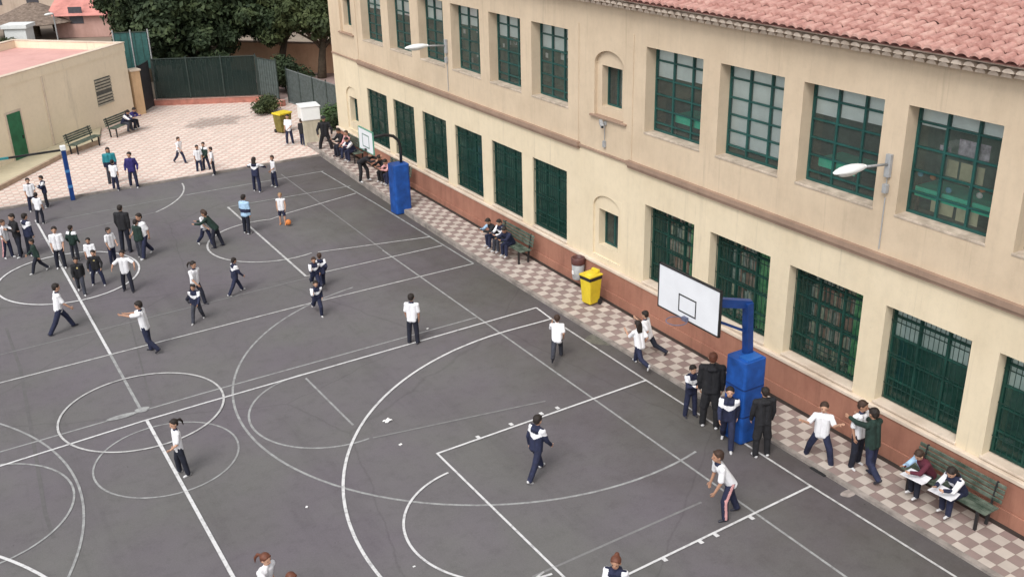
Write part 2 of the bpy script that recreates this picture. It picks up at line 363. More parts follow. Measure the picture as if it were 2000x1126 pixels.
# near basketball court
line(P_WHITE, (14.1, 22.48), (4.58, 22.22), (3.22, 22.17), (.06, 21.91), (-5, 21.5), w=.065, z=.026)
line(P_WHITE, (14.1, 22.48), (14.04, 21.6), w=.06, z=.030)
line(P_MID, (14.04, 21.6), (14.0, 17.27), (13.98, 11.93), (14.05, 5.5), w=.06, z=.0285)
line(P_WHITE, (14.04, 21.6), (12.72, 21.62), w=.065, z=.032)
curve(P_WHITE, arc((12.72, 14.35), 7.27, 90, 252, 90), .075, .0335)
line(P_WHITE, (8.2, 17.18), (14.0, 17.33), w=.065, z=.036)
line(P_WHITE, (8.2, 17.2), (8.22, 11.6), w=.06, z=.0385)
line(P_WHITE, (8.2, 11.7), (13.98, 11.95), w=.06, z=.0365)
for x, yy in ((9.27, 17.28), (10.17, 17.35), (11.0, 17.38), (11.45, 17.39), (12.23, 11.8), (11.3, 11.76), (10.92, 11.76), (10.03, 11.72)):
    line(P_WHITE, (x, yy - .06), (x, yy + .06), w=.10, z=.040)
curve(P_WHITE, arc((8.26, 14.44), 1.96, 96, 265), .06, .0415)
curve(P_MID, arc((3.24, 22.70), 1.86, 0, 360, 80), .06, .044)
line(P_WHITE, (3.21, 22.17), (3.21, 5), w=.085, z=.0465)
curve(P_WHITE, arc((-6.3, 14.35), 7.27, -60, 60, 60), .075, .049)
line(P_MID, (7.0, 12.3), (8.0, 12.62), w=.05, z=.0335)
# far basketball court
line(P_MID, (14.28, 26.45), (9.06, 26.42), (.53, 26.1), (-6, 25.6), w=.065, z=.026)
line(P_GREY, (14.28, 26.45), (14.22, 33.67), (14.1, 39.0), w=.065, z=.0285)
line(P_MID, (9.48, 36.6), (9.47, 28.45), w=.085, z=.031)
line(P_GREY, (9.48, 36.6), (14.3, 36.4), w=.07, z=.0335); line(P_MID, (9.47, 28.45), (14.2, 28.45), w=.06, z=.0338)
line(P_MID, (14.1, 35.4), (11.04, 34.62), (10.3, 34.3), w=.07, z=.036); line(P_MID, (14.26, 29.42), (10.55, 30.22), w=.065, z=.0365)
curve(P_MID, arc((9.70, 32.29), 2.12, 73, 288), .075, .0385)
line(P_WHITE, (3.18, 39.2), (3.21, 26.2), w=.085, z=.041)
curve(P_WHITE, [(3.25 + 2.08 * math.cos(t), 32.65 + 2.2 * math.sin(t)) for t in np.linspace(0, 6.283, 70)], .075, .0435)
# asphalt joints (dark tar seams)
TAR = mat('tar_seam', (.110, .105, .108), .9, .10, 6)
SEAMS = [[(12, 640), (40, 720), (70, 890), (88, 1000), (105, 1050)], [(250, 610), (268, 680), (296, 790)], [(845, 600), (700, 575), (770, 640)], [(1300, 640), (1180, 660), (1120, 640)]]
for k, s in enumerate(SEAMS[:2]):
    mb = MB(); quad_strip(mb, [tuple(at(*p)[:2]) for p in s], (.09, .05)[k], .0028 + k * .0004); tag(mb.build('asphalt_seam', TAR), kind='structure')

# ------------------------------------------------------------------ school building
WX = 16.15; Y0, Y1 = 3.2, 41.85
LOW = [(38.4, 36.5), (35.93, 34.1), (33.42, 31.54), (30.9, 29.0), (28.35, 26.47), (25.84, 23.96), (20.27, 18.3), (17.7, 15.66), (15.06, 12.98), (12.39, 10.40), (9.82, 7.85), (7.3, 5.3)]
UPP = [(38.4, 36.5), (35.85, 33.98), (33.3, 31.4), (30.85, 28.92), (28.32, 26.43), (25.82, 23.9), (20.4, 18.27), (17.68, 15.67), (15.12, 13.03), (12.47, 10.48), (9.92, 7.95), (7.4, 5.4)]
SMALL = [(22.40, 21.50), (40.45, 39.65)]
school = empty('school_building', (WX, 22, 0), 0, 'long two storey cream school building with terracotta plinth and red tiled roof', 'building')
def P(o): o.location = (-WX, -22, 0); o.parent = school; return o      # part given in world coordinates
def wall_holes(X, D, ya, yb, za, zb, holes, m, name):
    YS = sorted({ya, yb, *[v for h in holes for v in h[:2]]}); ZS = sorted({za, zb, *[v for h in holes for v in h[2:4]]}); mb = MB()
    inh = lambda y, z: any(h[0] < y < h[1] and h[2] < z < h[3] for h in holes)
    for a, c in zip(YS[:-1], YS[1:]):
        for d, e in zip(ZS[:-1], ZS[1:]):
            if not inh((a + c) / 2, (d + e) / 2): mb.add([(X, a, d), (X, a, e), (X, c, e), (X, c, d)], [(0, 1, 2, 3)])
    for h in holes:
        a, c, d, e, dep = h; x1 = X + dep
        mb.add([(X, a, d), (X, c, d), (X, c, e), (X, a, e), (x1, a, d), (x1, c, d), (x1, c, e), (x1, a, e)],
               [(0, 4, 5, 1), (1, 5, 6, 2), (2, 6, 7, 3), (3, 7, 4, 0)])
    mb.add([(X, ya, za), (X + D, ya, za), (X + D, ya, zb), (X, ya, zb)], [(0, 1, 2, 3)])
    mb.add([(X, yb, za), (X, yb, zb), (X + D, yb, zb), (X + D, yb, za)], [(0, 1, 2, 3)])
    return P(mb.build(name, m))
DL, DU = .40, .38
dl = lambda a_: .17 if a_ > 23 else .34
hl = [(b_, a_, 1.10, 3.30, dl(a_)) for a_, b_ in LOW] + [(b_ - .0, a_, 1.52, 2.60, .30) for a_, b_ in SMALL]
hu = [(b_, a_, 5.20, 7.38, DU) for a_, b_ in UPP] + [(b_, a_, 5.52, 6.62, .30) for a_, b_ in SMALL]
# small windows sit in shallow arched niches: hole of the niche, back wall, arched spandrels
def niche(a_, b_, z0, z1, m, hl_):
    ya, yb = b_ - .22, a_ + .22
    return ya, yb
hl2 = [h for h in hl if h[4] != .30]; hu2 = [h for h in hu if h[4] != .30]
NI = []
for (a_, b_) in SMALL:
    hl2.append((b_ - .2, a_ + .22, 1.20, 3.05, .05)); NI.append((b_ - .2, a_ + .22, 1.20, 3.05, 1.52, 2.60, b_, a_, WALL_LO))
    hu2.append((b_ - .2, a_ + .22, 5.25, 7.05, .10)); NI.append((b_ - .2, a_ + .22, 5.25, 7.05, 5.52, 6.62, b_, a_, WALL_UP))
wall_holes(WX, .9, Y0, Y1, .0, 4.25, hl2, WALL_LO, 'wall')
wall_holes(WX, .9, Y0, Y1, 4.25, 8.34, hu2, WALL_UP, 'wall')
for (ya, yb, z0, z1, wz0, wz1, wy0, wy1, m) in NI:
    d0 = .05 if m is WALL_LO else .10
    o = wall_holes(WX + d0, .01, ya, yb, z0, z1, [(wy0, wy1, wz0, wz1, .22)], m, 'niche_back')
    mb = MB(); zc = z1 - (yb - ya) / 2; r = (yb - ya) / 2; yc = (ya + yb) / 2; n = 10     # arch spandrels, 2 mm proud
    zc = z1 - .42; rz = .42
    for sgn in (-1, 1):
        pr = [(yc + sgn * r * math.cos(t), zc + rz * math.sin(t)) for t in np.linspace(0, math.pi / 2, n)] + [(yc + sgn * r, z1)]
        k = len(pr); x0 = WX - .003; x1 = WX + d0 - .002
        mb.add([(x0, y, z) for y, z in pr] + [(x1, y, z) for y, z in pr], [tuple(range(k)), tuple(range(k, 2 * k))] + [(i, (i + 1) % k, k + (i + 1) % k, k + i) for i in range(k)])
    P(mb.build('arch', m))
# upper flush panels round the window groups, vertical joints
for (ya, yb) in ((23.35, 39.0), (4.0, 20.95)):
    for ye in (ya, yb - .05): mb = MB(); mb.box(WX - .02, ye, 4.35, WX - .002, ye + .05, 7.62); P(mb.build('render_border', WALL_UP, bevel=.006))
    mb = MB(); mb.box(WX - .07, ya - .05, 4.14, WX - .002, yb + .05, 4.22); mb.box(WX - .11, ya - .07, 4.22, WX - .001, yb + .07, 4.34)
    P(mb.build('cornice', CORN))
mb = MB(); mb.box(WX - .05, 20.99, 4.22, WX - .002, 23.29, 4.29); mb.box(WX - .05, 39.08, 4.22, WX - .002, Y1 - .01, 4.29); P(mb.build('string_course', CORN, bevel=.008))
# plinth
mb = MB(); mb.box(WX - .09, Y0, -.05, WX - .002, Y1 + .02, .955, 0)
mb.box(WX - .13, Y0, -.05, WX - .092, Y1, .34, 0)
P(mb.build('plinth', TERRA, bevel=.012))
mb = MB(); mb.box(WX - .12, Y0, .957, WX - .001, Y1 + .03, 1.045); P(mb.build('plinth_cap', SILLM, bevel=.015))
# sills
for lst, z, nm in ((LOW, 1.10, 'sill'), (UPP, 5.20, 'sill')):
    for a_, b_ in lst:
        mb = MB(); ov = .04 if z < 2 else .012; mb.box(WX - ov, b_ - .02, z - .035, WX + .36, a_ + .02, z + .02); P(mb.build(nm, SILLM if z < 2 else mat('worn_sill', (.46, .38, .30), .9, .3, 4, col2=(.58, .49, .40)), bevel=.01))
mb = MB()
for a_, b_ in SMALL:
    mb = MB(); mb.box(WX - .08, b_ - .36, 5.215, WX + .3, a_ + .36, 5.265); P(mb.build('ledge', CORN, bevel=.01))
# rooms behind the glass
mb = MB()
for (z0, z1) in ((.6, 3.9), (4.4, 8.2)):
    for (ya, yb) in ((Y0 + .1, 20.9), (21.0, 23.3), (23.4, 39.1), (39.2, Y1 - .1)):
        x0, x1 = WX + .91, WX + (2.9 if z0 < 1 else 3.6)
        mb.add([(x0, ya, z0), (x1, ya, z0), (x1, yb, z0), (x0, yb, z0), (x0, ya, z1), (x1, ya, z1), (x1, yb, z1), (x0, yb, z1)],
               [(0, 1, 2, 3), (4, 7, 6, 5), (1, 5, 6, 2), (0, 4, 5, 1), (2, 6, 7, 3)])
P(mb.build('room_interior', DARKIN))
mb = MB(); mb.box(WX + .9, Y0, 0, WX + 12, Y0 + .1, 8.3); mb.box(WX + .9, Y1 - .1, 0, WX + 12, Y1, 8.3); P(mb.build('end_wall', WALL_LO))

def window(y0, y1, z0, z1, x, cols, rows, blind=0., bars=False, blindm=None, extra=None, fw=.05):
    """frame as part, pane / blind / grille as sub-parts"""
    mb = MB(); W = y1 - y0; Hh = z1 - z0
    mb.box(x, y0, z0, x + .07, y0 + fw, z1); mb.box(x, y1 - fw, z0, x + .07, y1, z1)
    mb.box(x, y0 + fw, z0, x + .07, y1 - fw, z0 + fw); mb.box(x, y0 + fw, z1 - fw, x + .07, y1 - fw, z1)
    for i in range(1, cols): yy = y0 + W * i / cols; mb.box(x + .003, yy - fw * .5, z0 + fw, x + .068, yy + fw * .5, z1 - fw)
    for j in rows:
        zz = z1 - Hh * j
        ed = [y0 + fw] + [v for i in range(1, cols) for v in (y0 + W * i / cols - fw * .5, y0 + W * i / cols + fw * .5)] + [y1 - fw]
        for k in range(0, len(ed), 2): mb.box(x + .008, ed[k], zz - .020, x + .063, ed[k + 1], zz + .020)
    f = P(mb.build('window', FRAMEL if bars else FRAME))
    mb = MB(); mb.add([(x + .035, y0 + fw, z0 + fw), (x + .035, y0 + fw, z1 - fw), (x + .035, y1 - fw, z1 - fw), (x + .035, y1 - fw, z0 + fw)], [(0, 1, 2, 3)])
    mb.build('pane', GLASSL if bars else GLASS, f)
    if blind > 0:
        mb = MB(); n = cols
        for i in range(n):
            bz = z1 - Hh * (blind + .015 * ((i * 7) % 3 - 1)); a = y0 + W * i / n + .03; c_ = y0 + W * (i + 1) / n - .03
            mb.box(x + .075, a, bz, x + .082, c_, z1 - .01); mb.box(x + .072, a, bz - .02, x + .09, c_, bz)
        mb.build('blind', blindm or BLIND, f)
    if bars:
        mb = MB(); nb = int(W / .115)
        for i in range(nb + 1):
            yy = y0 + .03 + (W - .06) * i / nb; mb.box(x - .065, yy - .0055, z0 + .03, x - .054, yy + .0055, z1 - .02)
        for j in (.03, .17, .5, .83, .985): zz = z1 - Hh * j; mb.box(x - .053, y0 + .005, zz - .011, x - .045, y1 - .005, zz + .011)
        mb.build('grille', BARS, f)
    return f
upb = [.42, .40, .34, .30, .32, .34, .33, .90, .30, .17, .4, .4]
for i, (a_, b_) in enumerate(UPP):
    f = window(b_, a_, 5.225, 7.38, WX + DU - .07, 3, (.17, .36, .54, .71, .88) if i < 6 else (.165, .375, .56, .735, .9) if i != 9 else (.16, .385, .6, .8), upb[i])
    if i in (3, 4, 5):                           # paper shapes stuck on the glass
        mb = MB(); rr = random.Random(i)
        for k in range(9):
            yy = b_ + .2 + 1.55 * (k % 5) / 4 + rr.uniform(-.06, .06); zz = 6.45 + rr.uniform(-.16, .16) - (.75 if (i == 3 and k > 4) else 0)
            s_ = rr.uniform(.05, .085); mb.box(WX + DU + .05, yy - s_, zz - s_, WX + DU + .056, yy + s_, zz + s_)
        mb.build('paper_shape', mat('paper_white', (.6, .6, .58), .8, .1, 30), f)
    if i == 9:
        mb = MB()
        PP = mat('cream_paper', (.50, .46, .30), .8, .25, 2); PL = mat('lilac_paper', (.42, .36, .42), .8, .5, 9)
        for (ya, yb, za, zb, mm) in ((11.52, 12.02, 5.33, 5.62, PP), (10.98, 11.45, 5.30, 5.72, PP), (11.0, 11.5, 6.02, 6.42, PP), (11.55, 11.8, 6.1, 6.42, PP), (10.95, 11.6, 6.55, 6.85, PL), (11.75, 12.0, 6.55, 6.65, PL)):
            mb.box(WX + DU + .055, ya, za, WX + DU + .06, yb, zb, mm)
        mb.build('paper_sheet', None, f)
        mb = MB(); rr = random.Random(3)
        for k in range(7):
            yy = rr.uniform(b_ + .1, a_ - .1); zz = rr.uniform(5.8, 6.2); mb.ell((WX + DU + .08, yy, zz), (.03, .07, .06), [mat('orange_ornament', (.5, .2, .08), .7, 0), mat('paper_white', (.6, .6, .58)), mat('sky_ornament', (.1, .35, .5), .7, 0)][k % 3], 8, 5)
        mb.build('ornament', None, f)
# green shelves inside behind the upper glass
GS = 'green shelves inside the upper classrooms'
for (ya, yb, z, lb) in ((18.7, 19.75, 5.72, 'green shelf inside the upper window just right of the small arched window'), (13.9, 14.9, 5.72, 'green shelf inside the upper window directly behind the near wall lamp'), (10.55, 12.4, 5.72, 'long green shelf inside the upper window with papers stuck on it')):
    e = empty('shelf', (WX + .61, (ya + yb) / 2, z), 0, lb, 'shelf', GS); L_ = (yb - ya) / 2
    mb = MB(); mb.box(-.18, -L_, 0, .5, L_, .03); mb.build('board', GREENIN, e)
    mb = MB(); mb.box(-.20, -L_, -.16, -.18, L_, .03); mb.build('front_panel', GREENIN, e)
    mb = MB(); mb.box(-.17, -L_ + .02, -1.3, -.12, -L_ + .07, 0); mb.box(-.17, L_ - .07, -1.3, -.12, L_ - .02, 0); mb.build('leg', BLACKM, e)
for i, (a_, b_) in enumerate(LOW):
    bl = 0.; bm = None
    if i >= 9: bl, bm = .34, BLINDG
    f = window(b_, a_, 1.125, 3.30, WX + dl(a_) - .07, 3, (.13, .34, .55, .78), bl, True, bm)
GC = mat('green_curtain', (.08, .50, .16), .8, .45, 5, col2=(.40, .75, .35))
for i in (6, 7, 8):                                # curtains part of the window
    a_, b_ = LOW[i]; mb = MB(); n = 24; x = WX + .40 + .16
    ya, yb = b_ + .02, b_ + (.55, .8, .5)[i - 6]; x -= .12
    for k in range(n):
        t0, t1 = k / n, (k + 1) / n; xa, xb = x + .04 * math.sin(t0 * 30), x + .04 * math.sin(t1 * 30)
        mb.add([(xa, ya + (yb - ya) * t0, 1.15), (xb, ya + (yb - ya) * t1, 1.15), (xb, ya + (yb - ya) * t1, 3.25), (xa, ya + (yb - ya) * t0, 3.25)], [(0, 1, 2, 3)])
    P(mb.build('curtain', GC))
for i, (a_, b_) in enumerate(SMALL):
    f = window(b_, a_, 1.52, 2.60, WX + .27, 2, (.5,) if i else (), 0, False, None, fw=.045)
    f = window(b_, a_, 5.52, 6.62, WX + .29, 2, (), .0, False, fw=.045)
mb = MB(); mb.box(WX + .42, 21.52, 5.55, WX + .425, 21.98, 6.6); mb.box(WX + .42, 21.55, 1.55, WX + .425, 21.9, 2.58); P(mb.build('frosted_panel', mat('frosted', (.42, .5, .48), .6, .1, 4)))
# bookcases seen through the ground-floor glass
BK = 'bookcases inside the ground floor library windows'
cols_bk = [mat('book_pink', (.66, .42, .36), .8, .4, 9), mat('book_cream', (.72, .62, .46), .8, .4, 9), mat('book_grey', (.55, .52, .48), .8, .4, 9), mat('book_red', (.55, .22, .17), .8, .3, 9)]
WOODD = mat('dark_wood', (.07, .05, .035), .7, .3, 6)
for bi, (ya, yb, lb) in enumerate(((18.85, 20.2, 'bookcase full of books behind the barred window above the backboard'), (16.55, 17.6, 'bookcase full of books behind the barred window with the wide green curtain'), (13.6, 15.0, 'bookcase full of books behind the barred window above the blue padded post'))):
    x0 = WX + .62; e = empty('bookcase', (x0, (ya + yb) / 2, .62), 0, lb, 'bookcase', BK); L_ = (yb - ya) / 2; mb = MB(); rr = random.Random(bi)
    mb.box(.28, -L_, 0, .31, L_, 2.7); mb.box(0, -L_ - .03, 0, .28, -L_, 2.7); mb.box(0, L_, 0, .28, L_ + .03, 2.7)
    for k in range(7): mb.box(0, -L_, .02 + k * .44, .28, L_, .05 + k * .44)
    mb.build('shelf_frame', WOODD, e)
    mb = MB()
    for k in range(6):
        y = -L_ + .02
        while y < L_ - .08:
            t_ = rr.uniform(.03, .10); hh = rr.uniform(.24, .37)
            if rr.random() > .12: mb.box(.03, y, .052 + k * .44, .22, y + t_ - .004, .052 + k * .44 + hh, rr.choice(cols_bk))
            y += t_
    tag(mb.build('books', None, e), kind='stuff')
# child reading / blurry coloured things low in the far ground floor windows are left to the dark room
# roof
RX, RZ, SL = 15.70, 8.50, math.tan(R(16))
mb = MB(); rows = 26; rl = .35; cp = .235; ny = int((Y1 + .3 - Y0) / cp); seg = 6
for j in range(rows):
    xa = RX + j * rl * .96; xb = xa + rl
    for i in range(ny):
        yc = Y0 + i * cp; jx = random.uniform(-.012, .012); jy = random.uniform(-.006, .006); jz = random.uniform(-.006, .008)
        prof = [(yc + jy + cp * .5 * (k / seg * 2 - 1) * .98, .068 * math.sin(math.pi * k / seg) ** .8 if 0 < k < seg else -.02) for k in range(seg + 1)]
        lo = .045; r0 = [(xa + jx, y * 1., RZ + (xa - RX) * SL + z + lo + jz) for y, z in prof]
        r1 = [(xb + jx, yc + (y - yc) * .86, RZ + (xb - RX) * SL + z * .9 + jz) for y, z in prof]
        base = [(xa + jx, y, RZ + (xa - RX) * SL + max(z, 0) * .72 + lo - .03 + jz) for y, z in prof]
        n = seg + 1; fs = [(k, k + 1, n + k + 1, n + k) for k in range(seg)] + [(2 * n + k, 2 * n + k + 1, k + 1, k) for k in range(seg)]
        mb.add(r0 + r1 + base, fs)
P(mb.build('roof_tiles', TILE))
mb = MB(); xe = RX + 9.2; zr = RZ + 9.2 * SL
mb.add([(RX + .03, Y0, RZ - .01), (RX + .03, Y1 + .3, RZ - .01), (xe, Y1 + .3, zr - .03), (xe, Y0, zr - .03)], [(0, 3, 2, 1)])
mb.add([(xe, Y0, zr - .03), (xe, Y1 + .3, zr - .03), (xe + 9, Y1 + .3, RZ - .2), (xe + 9, Y0, RZ - .2)], [(0, 3, 2, 1)])
P(mb.build('roof_deck', mat('clay_bed', (.26, .12, .10), .9, .2, 3)))
def eave_row(x0, x1, z, name, pitch, off):
    mb = MB(); k = 6
    for i in range(int((Y1 + .2 - Y0) / pitch)):
        yc = Y0 + (i + off) * pitch; jz = random.uniform(-.006, .006); r = pitch * .44
        pr = [(yc + r * math.cos(t), z + jz + r * .72 * math.sin(t)) for t in np.linspace(0, math.pi, k)]
        pr2 = [(yc + r * .78 * math.cos(t), z + jz + r * .5 * math.sin(t)) for t in np.linspace(0, math.pi, k)]
        vs = [(x0, y, zz) for y, zz in pr] + [(x1, y, zz) for y, zz in pr] + [(x0, y, zz) for y, zz in pr2] + [(x1, y, zz) for y, zz in pr2]
        fs = [(a, a + 1, k + a + 1, k + a) for a in range(k - 1)] + [tuple(range(k))[::-1]]
        mb.add(vs, fs)
    P(mb.build(name, EAVEM))
eave_row(WX - .16, WX + .02, 8.235, 'eave_tiles', .25, .2); eave_row(WX - .32, WX + .02, 8.345, 'eave_tiles', .25, .7)
mb = MB(); mb.box(WX - .14, Y0, 8.325, WX + .3, Y1 + .1, 8.343); mb.box(WX - .30, Y0, 8.44, WX + .3, Y1 + .2, 8.475); mb.box(WX - .002, Y0, 8.341, WX + .3, Y1, 8.44); P(mb.build('eave_board', EAVEM))
# wall cable / pipes
mb = MB(); mb.tube([(WX - .025, 12.73, 5.5), (WX - .025, 12.73, 4.42)], .012); mb.tube([(WX - .025, 31.19, 5.6), (WX - .025, 31.19, 4.42)], .012); mb.tube([(WX - .025, 22.09, 5.1), (WX - .025, 22.09, 4.4)], .010)
mb.box(WX - .06, 22.04, 4.45, WX - .002, 22.14, 4.62); P(mb.build('cable_conduit', GREYM))
# ------------------------------------------------------------------ wall lamps and camera
def wall_lamp(y, z, label):
    e = empty('wall_lamp', (WX - .04, y, z), 0, label, 'wall lamp', 'white lamps on arms fixed to the upper wall')
    mb = MB(); mb.box(-.05, -.06, -.3, .035, .06, .16); mb.build('bracket', GREYM, e, bevel=.01)
    mb = MB(); mb.box(-.06, -.05, -.62, .03, .05, -.44); mb.tube([(0, 0, -.44), (0, 0, -.3)], .012); mb.build('junction_box', GREYM, e, bevel=.01)
    mb = MB(); mb.tube([(-.03, 0, -.04), (-.45, 0, .0), (-.80, 0, .03)], [.028, .026, .026]); mb.build('arm', GREYM, e, smooth=True)
    h = MB(); n = 16; prof = [(-.68, .045, .04), (-.74, .07, .06), (-.85, .105, .085), (-1.0, .135, .10), (-1.15, .14, .10), (-1.3, .115, .085), (-1.42, .08, .06), (-1.50, .045, .035), (-1.535, .006, .006)]
    vs = []; fs = []
    for (x, ry, rz) in prof:
        for k in range(n): a = 2 * math.pi * k / n; s_ = math.sin(a); vs.append((x, ry * math.cos(a), .03 + rz * (s_ if s_ > 0 else s_ * .75)))
    for i in range(len(prof) - 1):
        for k in range(n): fs.append((i * n + k, i * n + (k + 1) % n, (i + 1) * n + (k + 1) % n, (i + 1) * n + k))
    fs.append(tuple(range(n))); h.add(vs, fs); h.build('lamp_head', WHITEM, e, smooth=True)
    mb = MB(); mb.ell((-1.12, 0, -.035), (.26, .085, .05), 0, 14, 8); mb.build('lamp_glass', mat('lamp_bowl', (.6, .62, .6), .2, 0), e, smooth=True)
    return e
wall_lamp(12.73, 6.22, 'near white lamp on a grey arm between two large upper windows')
wall_lamp(31.19, 6.0, 'far white lamp on a grey arm on the upper wall beyond the arched window')
e = empty('security_camera', (WX, 22.06, 5.12), 0, 'small grey security camera on the wall under the arched upper window', 'camera')
mb = MB(); mb.box(-.05, -.04, -.05, 0, .04, .05); mb.tube([(-.04, 0, 0), (-.16, 0, .02)], .018); mb.build('bracket', GREYM, e)
mb = MB(); mb.beam((-.1, .12, .05), (-.24, -.16, -.04), .09, .09); mb.build('housing', GREYM, e, bevel=.01)
mb = MB(); mb.tube([(-.238, -.155, -.038), (-.25, -.18, -.046)], .03); mb.build('lens', BLACKM, e)

# ------------------------------------------------------------------ basketball hoops
def rounded_box(mb, x0, y0, z0, x1, y1, z1, r, n=4):
    pts = []
    for (cx, cy, a0) in ((x1 - r, y1 - r, 0), (x0 + r, y1 - r, 90), (x0 + r, y0 + r, 180), (x1 - r, y0 + r, 270)):
        for i in range(n + 1): a = R(a0 + 90 * i / n); pts.append((cx + r * math.cos(a), cy + r * math.sin(a)))
    mb.prism(pts, z0, z1)
def rim(mb, cx, cy, cz, r, m=0):
    mb.tube([(cx + r * math.cos(a), cy + r * math.sin(a), cz) for a in np.linspace(0, 2 * math.pi, 22)], .010, m, 6)
# near hoop
hx, hy = 14.14, 14.16
e = empty('basketball_hoop', (hx, hy, 0), 0, 'near basketball hoop with white rectangular board and broad blue padded post', 'basketball hoop', 'basketball hoops facing the courts')
mb = MB(); rounded_box(mb, -.30, -.30, .02, .30, .30, 1.98, .06); mb.build('post_padding', BLUEPAD, e, bevel=.02)
mb = MB(); mb.box(-.2, -.25, 1.981, .22, .02, 2.01); mb.build('padding_flap', mat('pad_blue_light', (.02, .12, .42), .5, .15, 5), e)
mb = MB(); mb.beam((.1, .08, 1.9), (.0, .08, 3.18), .17, .17); mb.build('post', BLUEMET, e, bevel=.01)
mb = MB(); mb.beam((.08, .10, 3.12), (-1.22, .35, 3.42), .14, .18); mb.beam((.03, .08, 2.5), (-1.2, .30, 3.15), .05, .05)
for yy in (-.18, .82): mb.beam((-.75, .27, 3.3), (-1.24, yy, 3.7), .035, .035); mb.beam((-.75, .27, 3.3), (-1.24, yy, 3.15), .035, .035)
mb.build('arm', BLUEMET, e)
bd = MB(); bd.box(-1.335, -.50, 2.99, -1.30, 1.36, 3.93); bo = bd.build('backboard', BOARD, e)
mb = MB()
for (ya, za, yb, zb) in ((-.52, 2.96, 1.38, 2.99), (-.52, 3.93, 1.38, 3.96), (-.525, 2.96, -.50, 3.96), (1.36, 2.96, 1.385, 3.96)): mb.box(-1.345, ya, za, -1.285, yb, zb)
mb.build('board_edge', BLACKM, bo)
mb = MB(); a, c = .17, .72
mb.box(-1.339, a, 3.10, -1.3355, c, 3.13); mb.box(-1.339, a, 3.46, -1.3355, c, 3.49); mb.box(-1.339, a, 3.13, -1.3355, a + .03, 3.46); mb.box(-1.339, c - .03, 3.13, -1.3355, c, 3.46)
mb.build('target_square', BLACKM, bo)
mb = MB(); rim(mb, -1.60, .445, 3.03, .215); mb.box(-1.42, .38, 2.98, -1.345, .51, 3.06); mb.build('rim', mat('dull_rim', (.10, .11, .17), .6, .3), e)
for z_ in (.66, 1.32):
    mb = MB(); rounded_box(mb, -.304, -.304, z_, .304, .304, z_ + .035, .062); mb.build('strap', mat('pad_strap', (.006, .03, .14), .6, .2, 5), e)
# far hoop
hx, hy = 14.62, 32.4
e = empty('basketball_hoop', (hx, hy, 0), 0, 'far basketball hoop with small board on a curved black pole', 'basketball hoop', 'basketball hoops facing the courts')
mb = MB(); rounded_box(mb, -.33, -.28, .02, .30, .28, 1.82, .09); mb.build('post_padding', BLUEPAD, e, bevel=.02)
mb = MB(); mb.tube([(.12, .05, 1.75), (.14, .05, 2.3), (.08, .05, 2.62), (-.12, .04, 2.82), (-.45, .02, 2.92), (-1.15, -.1, 2.93)], .055); mb.build('post', BLACKM, e, smooth=True)
bd = MB(); bd.box(-1.235, -.72, 2.5, -1.20, .45, 3.24); bo = bd.build('backboard', BOARD, e)
mb = MB()
for (ya, za, yb, zb) in ((-.745, 2.47, .475, 2.5), (-.745, 3.24, .475, 3.27), (-.745, 2.49, -.72, 3.25), (.45, 2.49, .475, 3.25)): mb.box(-1.24 + (.001 if zb == 3.25 else 0), ya, za, -1.19, yb, zb)
mb.build('board_edge', mat('green_board_edge', (.10, .30, .22), .5, .1), bo)
mb = MB(); mb.box(-1.239, -.42, 2.62, -1.2355, .16, 2.66); mb.box(-1.239, -.42, 3.04, -1.2355, .16, 3.08); mb.box(-1.239, -.42, 2.66, -1.2355, -.38, 3.04); mb.box(-1.239, .12, 2.66, -1.2355, .16, 3.04)
mb.build('target_square', mat('grey_green_line', (.16, .24, .22), .6, .1), bo)
mb = MB(); rim(mb, -1.48, -.13, 2.56, .2); mb.box(-1.29, -.18, 2.52, -1.24, -.08, 2.59); mb.build('rim', BLACKM, e)

# goal frame at the far end
e = empty('goal', (3.22, 41.0, 0), 0, 'blue and dark goal frame at the far edge of the court', 'goal')
for s_ in (-1, 1):
    mb = MB(); mb.box(s_ * 1.55 - .08, -.07, 0, s_ * 1.55 + .08, .07, 1.98, 0); mb.build('post', BLUEMET, e, bevel=.008)
    for z_ in (.5, 1.1): mb = MB(); mb.box(s_ * 1.55 - .083, -.073, z_, s_ * 1.55 + .083, .073, z_ + .11); mb.build('post_band', mat('light_blue_band', (.05, .2, .45), .5, .2), e)
    mb = MB(); mb.box(s_ * 1.55 - .10, -.09, 1.96, s_ * 1.55 + .10, .09, 2.14); mb.build('corner_joint', WHITEM, e, bevel=.02)
mb = MB(); mb.box(-1.5, -.035, 1.94, 1.5, .035, 2.01); mb.build('crossbar', BLACKM, e)
mb = MB(); mb.box(-.9, -.04, 1.935, -.35, .04, 2.015); mb.build('door_haze_band', mat('teal_door_haze', (.03, .22, .24), .5, .2), e)  # teal stretch puts the hazy green door behind into the bar's colour

# ------------------------------------------------------------------ benches
def bench(L=1.9, green=True):
    e = empty('bench', (0, 0, 0)); mt = BENCHG
    mb = MB()
    for k in range(4): x = -.36 + k * .105; mb.box(x, -L / 2, .43, x + .085, L / 2, .46)
    mb.build('seat', mt, e, bevel=.006)
    mb = MB()
    for k in range(4): z = .52 + k * .095; x = .06 + (z - .45) * .22; mb.box(x, -L / 2, z, x + .028, L / 2, z + .075)
    mb.build('backrest', mt, e, bevel=.006)
    for s_ in (-1, 1):
        mb = MB(); y = s_ * (L / 2 - .18)
        mb.box(-.34, y - .025, 0, -.29, y + .025, .428); mb.beam((.02, y, 0), (.06, y, .45), .05, .05, up=(0, 1, 0)); mb.beam((.075, y, .45), (.16, y, .90), .045, .03, up=(0, 1, 0)); mb.box(-.34, y - .024, .395, .06, y + .024, .427)
        mb.build('leg', BLACKM, e)
    return e
